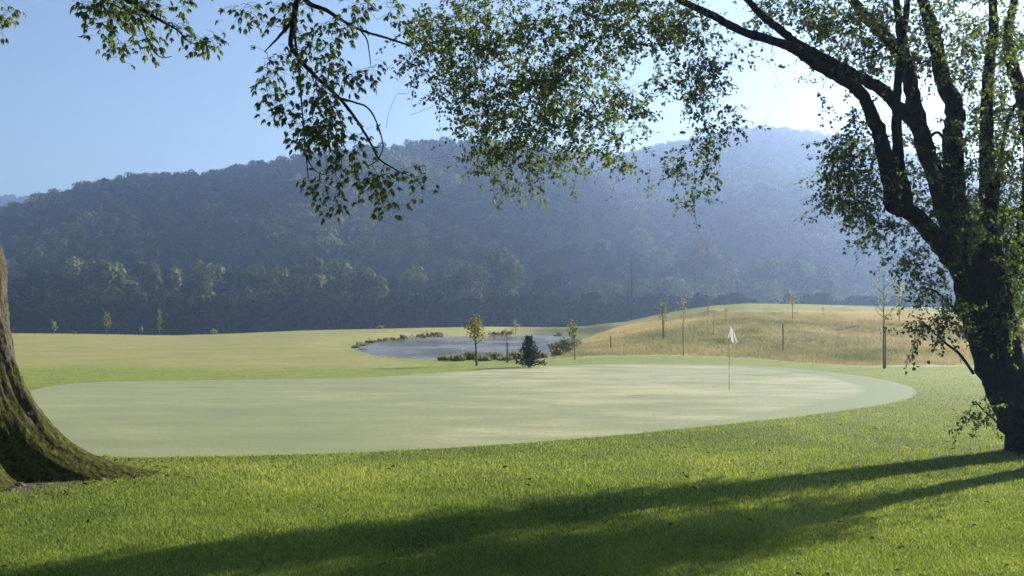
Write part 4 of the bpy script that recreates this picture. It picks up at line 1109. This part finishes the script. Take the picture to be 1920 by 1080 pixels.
n = 480000
d = 30 + 62 * r.random(n) ** 1.0; tn = -0.02 + 0.66 * r.random(n); x = d * tn; z = ground_z(x, d)
px_ = 960 + F * tn; py_ = HY - F * (z - EYE) / d
msk = poly_sd(px_, py_, dry_px) + 3 * fbm(x * .4, d * .4, 12)
keep = (msk > 0.5) & (d > 33)
x, d, z, msk = x[keep], d[keep], z[keep], msk[keep]; n = len(x)
pt = 0.5 + 0.5 * fbm(x * 0.35, d * 0.2, 99); pt2 = 0.5 + 0.5 * fbm(x * 1.5, d * 0.9, 103)
pt3 = fbm(x * 0.12, d * 0.10, 108, 3)
val = np.clip(0.18 + 0.55 * pt + 0.55 * pt3 + 0.22 * (r.random(n) - 0.4) + 0.1 * pt2, 0, 1)
hg = (0.07 + 0.13 * r.random(n)) * (0.35 + 1.0 * pt2) * sstep(0, 10, msk + 3)
blades("rough_grass", x, d, z - 0.01, hg, 0.004 + 0.00016 * d, val, 0.6, M_dry, "tall dry tan grass covering the mound", r)

# ------------------------------------------------------------------ litter at the old tree's foot
r = np.random.default_rng(55)
n = 420
a = r.random(n) * 6.283; q_ = 0.7 + 1.5 * r.random(n) ** 1.5
lx_ = LB[0] + q_ * np.cos(a) * 1.15; ly_ = LB[1] - 0.1 + q_ * np.sin(a) * 0.8
g = Geo(); ld = r.normal(size=(n, 3)); ld[:, 2] *= 0.15
LL = 0.05 + 0.05 * r.random(n)
leaves_mesh(g, np.stack([lx_, ly_, 0.02 + 0.02 * r.random(n)], -1), ld, unit(r.normal(size=(n, 3)) * .3 + [0, 0, 1]), LL, LL * .5, r.random(n))
n2_ = 190; dl = 6 + 14 * r.random(n2_); xl = dl * (r.random(n2_) * 2 - 1) * 0.52; ldl = r.normal(size=(n2_, 3)); ldl[:, 2] *= 0.2
ok_ = poly_sd(xl, dl, green_poly) < -0.3; xl, dl, ldl = xl[ok_], dl[ok_], ldl[ok_]; n2_ = len(xl)
Ll = 0.04 + 0.035 * r.random(n2_)
leaves_mesh(g, np.stack([xl, dl, 0.028 + 0.012 * r.random(n2_)], -1), ldl, unit(r.normal(size=(n2_, 3)) * .4 + [0, 0, 1]), Ll, Ll * .6, r.random(n2_))
o = g.build("leaves_litter", M_fallen, None, False); tag(o, "dry fallen leaves round the mossy trunk's foot", kind="stuff")
for k, (px, py, s, lab) in enumerate([(37, 903, 0.055, "small pale stone at the mossy trunk's foot near the frame edge"), (190, 893, 0.045, "grey stone lying on the mossy trunk's long root"), (22, 912, 0.035, "tiny pale stone beside the larger one at the mossy trunk")]):
    x0, d0 = at_z(px, py + 8)
    nn, mm = 14, 10; th_, ph_ = np.meshgrid(np.linspace(0, 2 * np.pi, nn, endpoint=False), np.linspace(0, np.pi, mm))
    rr_ = s * (1 + 0.25 * fbm(th_ * 1.2 + 9 * k, ph_ * 2, 120 + k))
    V = np.stack([x0 + rr_ * np.sin(ph_) * np.cos(th_), d0 + rr_ * np.sin(ph_) * np.sin(th_) * .8, s * .15 + rr_ * np.cos(ph_) * .5], -1)
    idx = np.arange(nn * mm).reshape(mm, nn); nx = np.roll(idx, -1, 1)
    o = mk("stone", V, [np.stack([idx[:-1], idx[1:], nx[1:], nx[:-1]], -1).reshape(-1, 4)], M_stone, None, True); tag(o, lab, "stone", "stones at the mossy trunk")

# ------------------------------------------------------------------ haze
m, N, L = new_mat("morning_haze")
pv = N.new("ShaderNodeVolumePrincipled")
pv.inputs["Color"].default_value = (0.43, 0.61, 1.0, 1)
pv.inputs["Density"].default_value = 0.00062
pv.inputs["Anisotropy"].default_value = 0.66
o_ = N.new("ShaderNodeOutputMaterial"); L.new(pv.outputs[0], o_.inputs["Volume"])
x0, x1, y0, y1, z0, z1 = -2000, 2000, -2000, 2000, -14, 212
V = [[x0, y0, z0], [x1, y0, z0], [x1, y1, z0], [x0, y1, z0], [x0, y0, z1], [x1, y0, z1], [x1, y1, z1], [x0, y1, z1]]
hz = mk("haze", V, [[[0, 3, 2, 1], [4, 5, 6, 7], [0, 1, 5, 4], [1, 2, 6, 5], [2, 3, 7, 6], [3, 0, 4, 7]]], m)
tag(hz, "thin blue morning haze filling the valley", kind="stuff")
